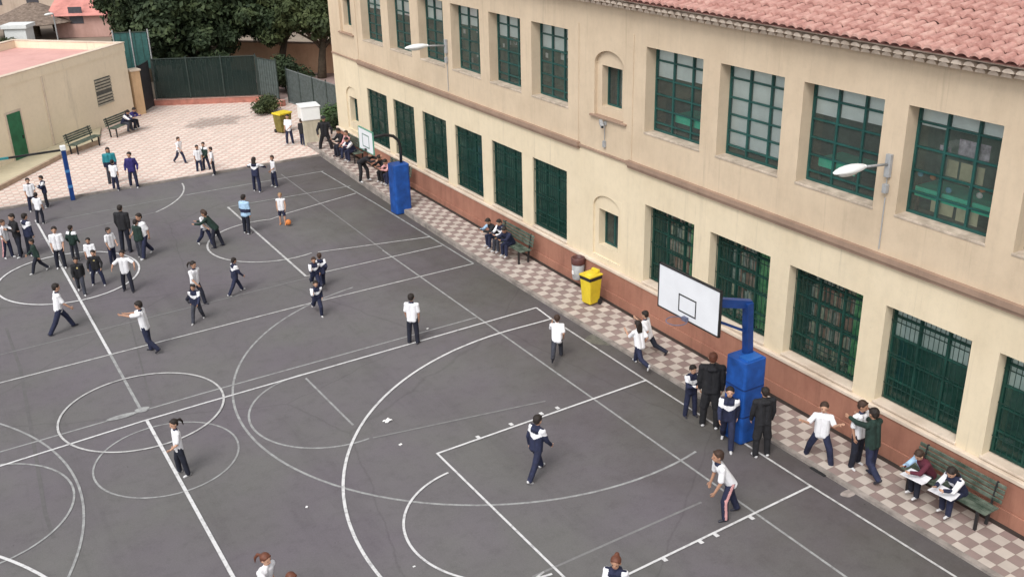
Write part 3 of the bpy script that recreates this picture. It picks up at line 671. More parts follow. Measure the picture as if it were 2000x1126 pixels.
# local -x is the front of the bench
BG = 'green slatted benches'
B0 = bench()
def put_bench(o, x, y, z, rz, label): o.location = (x, y, z); o.rotation_euler = (0, 0, rz); tag(o, label, 'bench', BG)
put_bench(B0, 15.72, 10.0, pz(10), 0, 'green slatted bench nearest the camera, holding two children with white papers')
for (x, y, z, rz, lb) in ((15.62, 26.15, pz(26), 0, 'green bench against the plinth left of the grey litter bin'),
                          (15.70, 34.9, pz(35), 0, 'green bench behind the narrow blue padded post'),
                          (15.78, 39.4, pz(39.4), 0, 'green bench by the farthest corner of the school plinth'),
                          (6.45, 48.35, .07, R(-46) + math.pi * 0 - math.pi / 2 * 0, 'empty green bench by the yellow wall left of the occupied one'),
                          (8.55, 50.45, .07, R(-46), 'green bench by the yellow wall with children sitting at its right end')):
    put_bench(copy_tree(B0), x, y, z, rz, lb)
for o in COL.objects:
    if o.name.startswith('bench') and 'yellow wall' in o.get('label', ''): o.rotation_euler = (0, 0, math.atan2(.694, .72) + math.pi / 2)

# ------------------------------------------------------------------ bins
e = empty('litter_bin', (15.86, 22.95, .72), 0, 'grey litter bin with a red brown top hung on the plinth', 'litter bin')
mb = MB(); n = 16
def lathe(mb, prof, m=0, n=18, c=(0, 0)):
    vs = []; fs = []
    for r, z in prof:
        for k in range(n): a = 2 * math.pi * k / n; vs.append((c[0] + r * math.cos(a), c[1] + r * math.sin(a), z))
    for i in range(len(prof) - 1):
        for k in range(n): fs.append((i * n + k, i * n + (k + 1) % n, (i + 1) * n + (k + 1) % n, (i + 1) * n + k))
    mb.add(vs, fs, m)
lathe(mb, [(0, -.38), (.155, -.38), (.165, -.36), (.19, .12), (.175, .12), (.17, .0)]); mb.build('body', GREYM, e, smooth=True)
mb = MB(); lathe(mb, [(.192, .08), (.205, .10), (.205, .27), (.19, .29), (.165, .29), (.165, .1)]); mb.build('rim', mat('maroon_metal', (.10, .04, .038), .5, .2), e, smooth=True)
mb = MB(); mb.box(.14, -.04, -.25, .2, .04, .1); mb.build('bracket', BLACKM, e)
mb = MB(); mb.box(-.198, -.04, -.20, -.172, .03, -.10); mb.build('sticker', WHITEM, e)
e = empty('wheelie_bin', (15.45, 21.72, pz(21.7)), R(8), 'yellow wheelie bin with a dark liner edge standing on the pavement', 'wheelie bin'); e.scale = (.84, .84, 1.0)
def taper(mb, x0, y0, x1, y1, z0, z1, k, m=0):
    cx, cy = (x0 + x1) / 2, (y0 + y1) / 2; f = lambda x, c: c + (x - c) * k
    mb.add([(f(x0, cx), f(y0, cy), z0), (f(x1, cx), f(y0, cy), z0), (f(x1, cx), f(y1, cy), z0), (f(x0, cx), f(y1, cy), z0), (x0, y0, z1), (x1, y0, z1), (x1, y1, z1), (x0, y1, z1)],
           [(0, 3, 2, 1), (4, 5, 6, 7), (0, 1, 5, 4), (1, 2, 6, 5), (2, 3, 7, 6), (3, 0, 4, 7)], m)
mb = MB(); taper(mb, -.27, -.25, .27, .25, .06, .78, .8); mb.build('body', YELLOW, e, bevel=.025)
mb = MB(); taper(mb, -.285, -.265, .285, .265, .775, .875, .97); mb.build('liner_edge', BLACKM, e, bevel=.01)
mb = MB(); mb.box(-.30, -.28, .878, .30, .28, .93); mb.ell((0, 0, .93), (.24, .22, .06), 0, 14, 6); mb.box(.16, -.16, .94, .27, .16, 1.03); mb.build('lid', YELLOW, e, bevel=.02)
for s_ in (-1, 1):
    mb = MB(); mb.tube([(.2, s_ * .22, .09), (.2, s_ * .27, .09)], .09, 0, 14); mb.build('wheel', BLACKM, e)
# kiosk block with a white box, yellow bin behind the children
e = empty('cabinet', (15.35, 43.3, .07), R(-8), 'cream masonry cabinet with a bright white box on top at the corner of the plaza', 'cabinet')
mb = MB(); mb.box(-.38, -.38, 0, .38, .38, 1.12); mb.build('body', plaster('cabinet_plaster', (.52, .48, .38), (.42, .38, .30)), e, bevel=.02)
mb = MB(); mb.box(-.42, -.42, 1.125, .42, .42, 1.72); mb.build('box', WHITEM, e, bevel=.03)
mb = MB(); mb.box(-.45, -.45, 1.722, .45, .45, 1.76); mb.build('lid', WHITEM, e, bevel=.01)
e = empty('wheelie_bin', (15.0, 46.0, .07), R(20), 'yellow wheelie bin behind the children beside the white topped cabinet', 'wheelie bin'); e.scale = (.85, .85, .85)
mb = MB(); taper(mb, -.4, -.32, .4, .32, .06, 1.02, .82); mb.build('body', mat('olive_plastic', (.16, .13, .03), .6, .3), e, bevel=.02)
mb = MB(); mb.box(-.44, -.36, 1.03, .44, .36, 1.12); mb.build('lid', YELLOW, e, bevel=.02)
for s_ in (-1, 1):
    mb = MB(); mb.tube([(s_ * .3, .28, .1), (s_ * .36, .28, .1)], .1, 0, 14); mb.build('wheel', BLACKM, e)

# litter, drain
def paper(x, y, s_, rz, label, name='litter', cat='litter'):
    mb = MB(); n = 6; vs = []
    for i in range(n):
        for j in range(n): vs.append(((i / (n - 1) - .5) * s_ * 1.5, (j / (n - 1) - .5) * s_, .006 + .3 * s_ * random.random()))
    mb.add(vs, [(i * n + j, (i + 1) * n + j, (i + 1) * n + j + 1, i * n + j + 1) for i in range(n - 1) for j in range(n - 1)])
    o = mb.build(name, mat('paper_litter', (.78, .78, .78), .7, .05)); o.location = (x, y, 0); o.rotation_euler = (0, 0, rz); tag(o, label, cat, 'scraps of paper on the asphalt')
q = at(757, 822); paper(q[0], q[1], .13, .3, 'largest crumpled white paper on the asphalt near the wide curved line')
q = at(782, 868); paper(q[0], q[1], .055, .3, 'small white scrap just below the largest paper on the asphalt')
q = at(599, 990); paper(q[0], q[1], .045, .9, 'tiny white scrap on the open asphalt left of the wide curved line')
q = at(835, 642); paper(q[0], q[1], .05, .2, 'small pale scrap beside the child standing alone in mid court')
q = at(809, 1106); paper(q[0], q[1], .035, .2, 'tiny scrap inside the free throw arc at the bottom of the picture')
def disc(name, q, rx, ry, z, m, label=None, cat=None):
    mb = MB(); mb.add([(rx * math.cos(a) * (1 + .12 * math.sin(3 * a)), ry * math.sin(a) * (1 + .1 * math.cos(2 * a)), 0) for a in np.linspace(0, 6.28, 25)[:-1]], [tuple(range(24))])
    o = mb.build(name, m); o.location = (q[0], q[1], z); return o
mb = MB(); mb.box(-.25, -.2, 0, .25, .2, .02)
for k in range(6): mb.box(-.2 + k * .07, -.15, .02, -.17 + k * .07, .15, .026)
o = mb.build('drain_cover', BLACKM); q = at(1612, 915); o.location = (q[0], q[1], .002); tag(o, 'dark square drain cover by the kerb near the running boy', 'drain cover')
tag(disc('asphalt_stain', at(1657, 963), .17, .12, .003, mat('pale_stain', (.30, .26, .24), .9, .3)), kind='structure')
tag(disc('asphalt_stain', at(1200, 655), .8, .5, .0034, mat('olive_stain', (.125, .12, .10), .9, .3)), kind='structure')
e = empty('ball', (0, 0, 0)); COL.objects.unlink(e); bpy.data.objects.remove(e)
mb = MB(); mb.ell((0, 0, .10), (.10, .10, .10), 0, 18, 12); o = mb.build('ball', mat('orange_ball', (.62, .20, .05), .6, .15, 4), smooth=True); q = at(564, 441); o.location = (q[0], q[1], .04); tag(o, 'orange ball at the feet of the fair child in the far key', 'ball')

# ------------------------------------------------------------------ left building (yellow wall, pink flat roof)
u = np.array([-.7205, -.6935]); v = np.array([-.6935, .7205]); C0 = np.array([9.93, 53.8]); WL, WD, WH = 22., 6.4, 3.7
lb = empty('flat_roofed_building', (C0[0], C0[1], 0), math.atan2(u[1], u[0]), 'low yellow walled building with pink flat roof and green door', 'building')
# local x runs along the wall towards the left of the photo, local -y... depth is at local -y
def lw(q):  # world -> local of lb
    d = np.array(q[:2]) - C0; return float(d @ u), float(d @ np.array([-u[1], u[0]]))
sgn = 1 if lw(C0 + v)[1] > 0 else -1
def onWall(x, y):
    d = ray(x, y); nrm = np.array([-u[1], u[0], 0]); t = ((np.array([*C0, 0]) - CPOS) @ nrm) / (d @ nrm); q = CPOS + d * t; return float((q[:2] - C0) @ u), float(q[2])
mb = MB(); y0_, y1_ = sorted((0, sgn * WD)); mb.box(0, y0_, -.02, WL, y1_, 3.3); mb.build('wall', YWALL, lb)
mb = MB(); t_ = .22; fy_ = -sgn
mb.box(-.02, y0_ - .02, 3.3, WL, y0_ + t_, WH); mb.box(-.02, y1_ - t_, 3.3, WL, y1_ + .02, WH); mb.box(-.02, y0_ + t_, 3.3, t_, y1_ - t_, WH)
mb.build('parapet', YWALL, lb)
mb = MB(); k_ = .05
for (xa, ya, xb, yb) in ((-.05, y0_ - k_, WL, y0_ + t_ + .02), (-.05, y1_ - t_ - .02, WL, y1_ + k_), (-.05, y0_ + t_ + .021, t_ + .02, y1_ - t_ - .021)): mb.box(xa, ya, WH + .002, xb, yb, WH + .05)
tag(mb.build('coping', SILLM, lb, bevel=.01))
mb = MB(); ya, yb = sorted((fy_ * .003, fy_ * .05)); mb.box(6.2, ya, .2, 6.28, yb, 3.3); mb.build('downpipe', SILLM, lb)
mb = MB(); mb.box(t_, y0_ + t_, 3.302, WL, y1_ - t_, 3.36); mb.build('roof', PINKROOF, lb)
fy = -sgn   # outward direction in local y
d1 = onWall(11, 225); d2 = onWall(37, 218); d3 = onWall(52, 312)
dx0, dx1 = sorted((d1[0], d2[0])); dz0, dz1 = d3[1], d1[1]
mb = MB(); ya, yb = sorted((fy * .004, fy * .05)); mb.box(dx0, ya, dz0, dx1, yb, dz1); dr = mb.build('door', mat('green_door', (.015, .13, .06), .5, .25, 3), lb)
mb = MB(); ya, yb = sorted((fy * .003, fy * .035))
for bx in ((dx0 - .09, dz0, dx0 - .003, dz1 + .09), (dx1 + .003, dz0, dx1 + .09, dz1 + .09), (dx0 - .002, dz1 + .003, dx1 + .002, dz1 + .09)): mb.box(bx[0], ya, bx[1], bx[2], yb, bx[3])
mb.build('frame', SILLM, dr)
mb = MB(); ya, yb = sorted((fy * .052, fy * .09)); mb.box(dx0 + .1, ya, dz0 + .95, dx0 + .16, yb, dz0 + 1.1); mb.build('handle', BLACKM, dr)
v1 = onWall(183, 157); v2 = onWall(214, 152); v3 = onWall(190, 210)
vx0, vx1 = sorted((v1[0], v2[0])); mb = MB(); ya, yb = sorted((fy * .004, fy * .02)); mb.box(vx0, ya, v3[1], vx1, yb, v1[1]); vv = mb.build('vent', mat('vent_dark', (.10, .10, .09), .8, .2), lb)
mb = MB(); nrow = 9
for k in range(nrow):
    z = v3[1] + (v1[1] - v3[1]) * (k + .1) / nrow; ya, yb = sorted((fy * .022, fy * .06))
    if k != 4: mb.box(vx0, ya, z, vx1, yb, z + .5 * (v1[1] - v3[1]) / nrow)
mb.build('slat', mat('vent_slat', (.40, .37, .30), .8, .2), vv)
# apron in front of the left building
k1, k2, k3 = at(0, 364, .2), at(130, 297, .2), at(192, 276, .2)
b = MB(); far1, far2 = C0 + u * 16, C0 + u * 1.2
kk = k1 + (k1 - k2) * 3
b.prism([(kk[0], kk[1]), (k2[0], k2[1]), (k3[0], k3[1]), tuple(C0 + u * 2.8), tuple(C0 + u * 22)], 0, .19)
tag(b.build('apron', plaster('apron_render', (.56, .50, .36), (.5, .44, .31))), kind='structure')
b = MB(); b.beam((kk[0], kk[1], .13), (k2[0], k2[1], .13), .12, .24); b.beam((k2[0], k2[1], .13), (k3[0], k3[1], .13), .12, .24)
tag(b.build('apron_kerb', mat('tan_kerb', (.40, .30, .22), .9, .2, 3)), kind='structure')
# pillar, gate, fences
e = empty('gate_pillar', (10.22, 54.1, 0), R(10), 'orange tinted gate pillar at the end of the yellow wall', 'pillar')
mb = MB(); mb.box(-.2, -.25, 0, .25, .25, 2.25); mb.build('shaft', plaster('orange_plaster', (.58, .40, .24), (.48, .32, .19)), e, bevel=.02)
mb = MB(); mb.box(-.25, -.3, 2.252, .3, .3, 2.34); mb.build('cap', SILLM, e, bevel=.01)
def mesh_fence(name, a, b_, h, z0, label, cat, m, mpost, posts, rails=(0.02, .98), fill=True, wire=.25, group=None, thick=.02):
    a = np.array(a, float); b_ = np.array(b_, float); L_ = float(np.hypot(*(b_ - a))); e = empty(name, (a[0], a[1], z0), math.atan2(*(b_ - a)[::-1]), label, cat, group)
    for i in range(posts + 1):
        mb = MB(); x = L_ * i / posts; mb.tube([(x, 0, 0), (x, 0, h + .05)], .035, 0, 8); mb.build('post', mpost, e)
    mb = MB()
    for r_ in rails: mb.box(.04, -.018, h * r_ - .02, L_ - .04, .018, h * r_ + .02)
    n = int(L_ / wire)
    for i in range(1, n): mb.box(L_ * i / n - .006, -.006, h * rails[0] + .02, L_ * i / n + .006, .006, h * rails[-1] - .02)
    mb.build('mesh_panel', m, e)
    return e
g = NG('shade_net', .9); tr = g.n('ShaderNodeBsdfTransparent'); mx = g.n('ShaderNodeMixShader'); mx.inputs[0].default_value = .68
g.out(g.ramp(g.noise(1.5, 4), (.3, (.010, .024, .022)), (.7, (.02, .034, .030))))
g.L(tr.outputs[0], mx.inputs[1]); g.L(g.b.outputs[0], mx.inputs[2]); g.L(mx.outputs[0], g.t.nodes['Material Output'].inputs[0]); NET = g.m
FP = mat('fence_post_dark', (.035, .05, .045), .6, .3)
def netting(e, L_, z0, z1, m=None):
    mb = MB(); mb.box(.03, .021, z0, L_ - .03, .026, z1); mb.build('shade_net', m or NET, e)
e = empty('gate', (10.5, 54.3, .05), math.atan2(1.15, .75), 'dark metal gate between the orange pillar and the green netted fence', 'gate')
mb = MB(); mb.box(0, -.02, .05, 1.35, .02, 2.3); mb.build('panel', mat('gate_dark', (.035, .035, .04), .6, .3, 3), e)
mb = MB(); mb.box(-.03, -.035, 0, .03, .035, 2.4); mb.box(1.35, -.035, 0, 1.41, .035, 2.4); mb.box(.03, -.03, 2.302, 1.35, .03, 2.36); mb.build('frame', BLACKM, e)
e = mesh_fence('net_fence', (11.45, 55.5), (16.2, 53.1), 2.2, .32, 'long green netted fence on a low terracotta wall under the trees', 'fence', FP, FP, 3); netting(e, 5.3, .1, 2.15)
e = mesh_fence('net_fence', (16.25, 53.05), (16.75, 51.5), 2.1, .32, 'short paler return of the netted fence beside the dark trunk', 'fence', FP, FP, 1, wire=.2)
netting(e, 1.6, .1, 2.05, mat('grey_net', (.075, .095, .092), .8, .3))
e = empty('low_wall', (0, 0, 0), 0, 'low terracotta wall at the back of the tiled plaza', 'wall')
mb = MB(); mb.beam((11.3, 55.6, .18), (16.22, 53.12, .18), .28, .34); mb.beam((16.27, 53.1, .181), (16.85, 51.2, .181), .28, .34); mb.build('base', mat('terra_wall', (.40, .17, .13), .9, .25, 3), e, bevel=.02)
mb = MB(); mb.beam((11.3, 55.6, .365), (16.22, 53.12, .365), .33, .02); mb.beam((16.27, 53.1, .367), (16.85, 51.2, .367), .33, .02); mb.build('coping', mat('pink_coping', (.50, .28, .23), .9, .2), e)
e = mesh_fence('tall_net', (10.0, 56.6), (11.6, 55.9), 3.9, 0, 'tall teal net on poles beside the corner of the flat roofed building', 'fence', FP, GREYM, 2, rails=(.5, .98), wire=.3); netting(e, 1.7, 1.9, 3.8, mat('teal_net', (.03, .10, .095), .8, .2))
e = mesh_fence('railing', (17.35, 51.8), (17.95, 45.9), 1.85, .05, 'grey metal railing running from the trunk to the corner of the school', 'fence', mat('railing_grey', (.17,.19,.19), .6, .2), FP, 4, rails=(.05, .97), wire=.14)
netting(e, 5.9, .1, 1.75, mat('grey_net', (.075, .095, .092), .8, .3))
# path and wall behind
sheet('back_path', [(17.3, 45), (24, 45), (30, 60), (19, 66), (17, 54)], .02, mat('pink_path', (.36, .26, .24), .9, .2, 1.5))
e = empty('garden_wall', (0, 0, 0), 0, 'orange brown rendered wall behind the path by the tree', 'wall')
mb = MB(); mb.beam((17.5, 63.4, .85), (25.5, 55.0, .85), .25, 1.7); mb.build('render', plaster('ochre_wall', (.60, .38, .25), (.50, .30, .19)), e)
mb = MB(); mb.beam((17.5, 63.4, 1.74), (25.5, 55.0, 1.74), .32, .08); mb.build('coping', CORN, e)

# ------------------------------------------------------------------ trees
def leafmat(name, cols):
    g = NG(name, .7); g.b.inputs['Specular IOR Level'].default_value = .25
    c = g.ramp(g.noise(.9, 3, .6), (.3, cols[0]), (.5, cols[1]), (.72, cols[2])); c = g.mix(.4, c, g.ramp(g.noise(8, 2), (.3, g3(.6)), (.7, g3(1.3))), 'MULTIPLY'); g.out(c); return g.m
LEAF_D = leafmat('dark_leaves', [(.016, .028, .014), (.032, .050, .022), (.075, .10, .042)])
LEAF_O = leafmat('olive_leaves', [(.028, .040, .016), (.050, .068, .026), (.085, .10, .038)])
LEAF_B = leafmat('bush_leaves', [(.04, .08, .03), (.07, .12, .045), (.11, .17, .06)])
def leaf_mesh(name, centers, n, size, m, parent, loc=(0, 0, 0)):
    """n leaf-clump quads round the given (centre, radii) lobes"""
    V = []; F = []; per = max(1, n // len(centers)); k = 0
    for c_, r_ in centers:
        d = rng.normal(size=(per, 3)); d /= np.linalg.norm(d, axis=1)[:, None]; rad = rng.uniform(.25, 1.0, per) ** .45 * rng.uniform(.72, 1.32, per)
        p_ = np.array(c_) + d * rad[:, None] * np.array(r_)
        nn = d + rng.normal(size=(per, 3)) * .55; nn[:, 2] += .3; nn /= np.linalg.norm(nn, axis=1)[:, None]
        a_ = np.cross(nn, rng.normal(size=(per, 3))); a_ /= np.linalg.norm(a_, axis=1)[:, None]; b_ = np.cross(nn, a_)
        s_ = size * rng.uniform(.55, 1.35, per)[:, None]
        q = np.stack([p_ - a_ * s_, p_ - b_ * s_ * .5 + nn * s_ * .15, p_ + a_ * s_, p_ + b_ * s_ * .5 + nn * s_ * .1], 1)
        V.append(q.reshape(-1, 3)); F.append(np.arange(per * 4).reshape(-1, 4) + k); k += per * 4
    V = np.concatenate(V); F = np.concatenate(F)
    me = bpy.data.meshes.new(name); me.vertices.add(len(V)); me.vertices.foreach_set('co', V.ravel()); me.loops.add(len(F) * 4); me.loops.foreach_set('vertex_index', F.ravel().astype(np.int32))
    me.polygons.add(len(F)); me.polygons.foreach_set('loop_start', (np.arange(len(F)) * 4).astype(np.int32)); me.materials.append(m); me.update(); me.validate()
    return link(name, me, parent)
def tree(x, y, h, crown_r, zc, nl, leaves, size, m, label, lean=(0, 0), rz=None, seed=1, group='trees beyond the plaza', bare=.25):
    e = empty('tree', (x, y, 0), 0, label, 'tree', group); rr = random.Random(seed); mb = MB()
    tr_ = .22; top = Vector((lean[0], lean[1], zc * .75)); mb.tube([(0, 0, -.1), (lean[0] * .3, lean[1] * .3, zc * .3), top], [tr_ * 1.3, tr_, tr_ * .6], 0, 9)
    lobes = []
    for k in range(nl):
        a = rr.uniform(0, 6.283); el_ = math.asin(rr.uniform(-.55, 1)); rad = rr.uniform(.45, .95)
        c_ = (lean[0] + crown_r[0] * rad * math.cos(a) * math.cos(el_), lean[1] + crown_r[1] * rad * math.sin(a) * math.cos(el_), zc + crown_r[2] * rad * math.sin(el_))
        s_ = rr.uniform(.20, .36) * min(crown_r); lobes.append((c_, (s_ * 1.15, s_ * 1.15, s_ * .8)))
        if k % 2 == 0: st = Vector((0, 0, 0)).lerp(top, rr.uniform(.55, 1)); mid = st.lerp(Vector(c_), .5) + Vector((0, 0, .2)); mb.tube([st, mid, Vector(c_)], [.09, .06, .025], 0, 6)
    mb.build('trunk', BARK, e, smooth=True)
    leaf_mesh('crown', lobes + [((lean[0], lean[1], zc), tuple(.62 * c for c in crown_r))], leaves, size, m, e); return e
tree(14.4, 60.5, 9, (3.9, 3.4, 4.8), 4.9, 56, 34000, .17, LEAF_D, 'dense dark evergreen tree behind the left end of the netted fence', seed=3)
tree(17.0, 61.5, 11, (4.4, 3.6, 5.0), 5.6, 70, 40000, .17, LEAF_D, 'largest dark tree behind the middle of the netted fence', seed=5)
tree(19.1, 58.2, 9, (4.2, 3.0, 2.3), 3.7, 70, 36000, .15, LEAF_D, 'dark green tree left of the ochre wall with a bare trunk', lean=(1.2, 1.3), seed=8)
tree(21.3, 57.2, 9, (4.2, 3.0, 2.3), 3.7, 66, 32000, .15, LEAF_O, 'olive green tree rising right behind the corner of the school', lean=(0.5, 0.3), seed=12)
tree(12.9, 62.5, 6, (2.2, 2.4, 3.4), 4.2, 34, 14000, .15, LEAF_D, 'lower tree at the left edge of the dark trees above the flat roof corner', seed=11)
tree(14.4, 58.4, 5, (2.6, 1.6, 1.9), 2.2, 26, 12000, .14, LEAF_D, 'low dark shrubby tree pressed against the netted fence', seed=21)
def bush(x, y, r, h, n, m, label, seed=1, size=.07):
    e = empty('bush', (x, y, 0), 0, label, 'bush', 'bushes'); rr = random.Random(seed); mb = MB()
    for k in range(6): a = rr.uniform(0, 6.28); mb.tube([(0, 0, 0), (r * .5 * math.cos(a), r * .5 * math.sin(a), h * .6)], [.02, .008], 0, 5)
    mb.build('stem', BARK, e)
    leaf_mesh('foliage', [((r * .6 * rr.uniform(-1, 1), r * .6 * rr.uniform(-1, 1), h * rr.uniform(.35, .8)), (r * .5, r * .5, h * .3)) for _ in range(9)], n, size, m, e)
bush(18.3, 54.6, 1.3, 1.9, 6000, LEAF_D, 'dark shrub in the shade between the netted fence and the railing', 31, .1)
bush(17.2, 45.2, .75, 1.3, 2600, LEAF_B, 'bright green bush between the white box and the corner of the school', 2)
bush(15.5, 50.3, .8, .9, 2200, LEAF_O, 'low olive bush at the right end of the terracotta wall', 4)
bush(16.9, 43.6, .45, 1.2, 1400, LEAF_D, 'dark bush pressed against the corner of the school plinth', 6)
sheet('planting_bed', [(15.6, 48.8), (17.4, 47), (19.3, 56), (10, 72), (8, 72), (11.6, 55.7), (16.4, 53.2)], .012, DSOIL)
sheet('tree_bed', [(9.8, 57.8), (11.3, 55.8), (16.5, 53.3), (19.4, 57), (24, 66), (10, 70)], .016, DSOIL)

# ------------------------------------------------------------------ far background: houses, thatched shelter
def house(x, y, w_, d_, h_, rz, wallc, roofc, label, gable=True, name='house', win=True, z=0):
    e = empty(name, (x, y, z), rz, label, 'house', 'far houses'); mb = MB(); mb.box(-w_ / 2, -d_ / 2, 0, w_ / 2, d_ / 2, h_); mb.build('wall', wallc, e)
    mb = MB(); o_ = .4
    if gable:
        mb.add([(-w_ / 2 - o_, -d_ / 2 - o_, h_ - .1), (w_ / 2 + o_, -d_ / 2 - o_, h_ - .1), (w_ / 2 + o_, d_ / 2 + o_, h_ - .1), (-w_ / 2 - o_, d_ / 2 + o_, h_ - .1), (-w_ / 2 - o_, 0, h_ + d_ * .22), (w_ / 2 + o_, 0, h_ + d_ * .22)],
               [(0, 1, 5, 4), (2, 3, 4, 5), (1, 2, 5), (3, 0, 4), (0, 3, 2, 1)])
    else: mb.box(-w_ / 2 - .15, -d_ / 2 - .15, h_, w_ / 2 + .15, d_ / 2 + .15, h_ + .25)
    mb.build('roof', roofc, e)
    if win:
        for k in range(max(1, int(w_ / 3))):
            mb = MB(); xx = -w_ / 2 + 1.2 + k * 3; mb.box(xx, -d_ / 2 - .03, 1.0, xx + 1, -d_ / 2 - .005, 2.2); mb.build('window', mat('far_window', (.06, .06, .07), .4, .2), e)
    return e
PINKW = plaster('pink_render', (.48, .30, .26), (.4, .24, .2)); BUFFW = plaster('buff_render', (.52, .42, .34), (.44, .34, .27))
TR = mat('faded_red_roof', (.52, .22, .19), .9, .25, 1.5); TP = mat('pale_pink_roof', (.62, .36, .32), .9, .2, 1.2)
house(14.2, 84, 5.5, 4, 1.7, R(-30), PINKW, TR, 'pink walled house with red roof beyond the flat roofed building', True)
house(8.15, 81.5, 1.5, 1.3, 1.3, R(-30), mat('white_render', (.66, .68, .68), .8, .06), mat('white_render', (.66, .68, .68)), 'small white cube shaped building just beyond the pink flat roof', False, win=False)
house(11, 101, 12, 6, 2.6, R(-25), BUFFW, TP, 'long pale pink roofed house farthest beyond the thatched shelter', True)
house(23, 101, 10, 6, 2.4, R(-30), PINKW, TR, 'red roofed house partly behind the dark tree crowns', True)
house(0, 103, 8, 6, 3, R(-30), BUFFW, TR, 'buff walled house at the top left corner of the view', True)
e = empty('green_awning', (17.0, 112, 0), R(-30), 'flat green court cover in the far distance', 'awning')
mb = MB(); mb.box(-5, -3, 2.4, 5, 3, 2.5); mb.build('canopy', mat('awning_green', (.03, .22, .12), .8, .2), e)
for sx in (-4.8, 4.8):
    for sy in (-2.8, 2.8): mb = MB(); mb.tube([(sx, sy, 0), (sx, sy, 2.39)], .06); mb.build('post', GREYM, e)
e = empty('thatched_shelter', (9.8, 85.5, 0), 0, 'grey brown thatched shelter on dark posts beyond the flat roof', 'shelter')
TH = mat('thatch', (.17, .125, .10), .95, .35, 3, bump=.8, col2=(.26, .20, .16))
mb = MB(); n = 28; prof = [(0.05, 4.4), (.9, 4.15), (2.4, 3.45), (4.2, 2.7), (5.2, 2.15), (5.0, 2.02), (3.5, 2.3), (.1, 3.3)]
vs = []; fs = []
for r_, z_ in prof:
    for k in range(n): a = 2 * math.pi * k / n; j = 1 + random.uniform(-.04, .04); vs.append((r_ * j * math.cos(a), r_ * j * math.sin(a), z_ * (1 + random.uniform(-.015, .015))))
for i in range(len(prof) - 1):
    for k in range(n): fs.append((i * n + k, (i + 1) * n + k, (i + 1) * n + (k + 1) % n, i * n + (k + 1) % n))
mb.add(vs, fs); mb.build('roof', TH, e)
for k in range(7): a = k * .9; mb = MB(); mb.tube([(3.6 * math.cos(a), 3.6 * math.sin(a), 0), (3.4 * math.cos(a), 3.4 * math.sin(a), 2.5)], .16, 0, 8); mb.build('post', BARK, e)
mb = MB(); mb.tube([(0, 0, 0), (0, 0, 3.6)], .35, 0, 10); mb.build('centre_post', BARK, e); e.scale = (.66, .66, .56)
e = empty('street_lamp', (10.6, 81.5, 0), R(30), 'white lamp post in front of the thatched shelter', 'street lamp')
mb = MB(); mb.tube([(0, 0, 0), (0, 0, 1.9), (-.1, 0, 2.0)], .05); mb.build('pole', GREYM, e)
mb = MB(); mb.ell((-.35, 0, 2.02), (.4, .14, .09), 0, 12, 6); mb.build('lamp_head', WHITEM, e, smooth=True)
bush(5.6, 80.5, 1.0, 1.5, 2400, LEAF_B, 'green shrub at the left edge beyond the pink flat roof', 9, .12)
bush(13.7, 75.5, .7, 1.0, 900, LEAF_O, 'small dark round bush against the far pink wall', 10, .1)
bush(7.2, 79.6, .6, .9, 700, LEAF_O, 'small bush at the foot of the thatched shelter', 13, .1)

# ------------------------------------------------------------------ people
CF = np.array([M[2][0], M[2][1]]); CF /= np.hypot(*CF); CR = np.array([CF[1], -CF[0]])
JOBS = []
def cap(mb, a, b, ra, rb, n=9):
    """tapered capsule with round ends"""
    a, b = Vector(a), Vector(b); d = b - a
    if d.length < 1e-5: d = Vector((0, 0, 1e-3))
    d.normalize(); u = Vector((0, 0, 1)) if abs(d.z) < .9 else Vector((0, 1, 0)); x = d.cross(u).normalized(); y = x.cross(d).normalized()
    rings = []
    for t in (-90, -50, -20): t = R(t); rings.append((a + d * ra * math.sin(t), max(ra * math.cos(t), 1e-4)))
    for t in (20, 50, 90): t = R(t); rings.append((b + d * rb * math.sin(t), max(rb * math.cos(t), 1e-4)))
    vs = [p + r * (math.cos(2 * math.pi * k / n) * x + math.sin(2 * math.pi * k / n) * y) for p, r in rings for k in range(n)]
    fs = [(i * n + k, i * n + (k + 1) % n, (i + 1) * n + (k + 1) % n, (i + 1) * n + k) for i in range(5) for k in range(n)]
    mb.add(vs, fs + [tuple(range(n))[::-1], tuple(range(5 * n, 6 * n))])
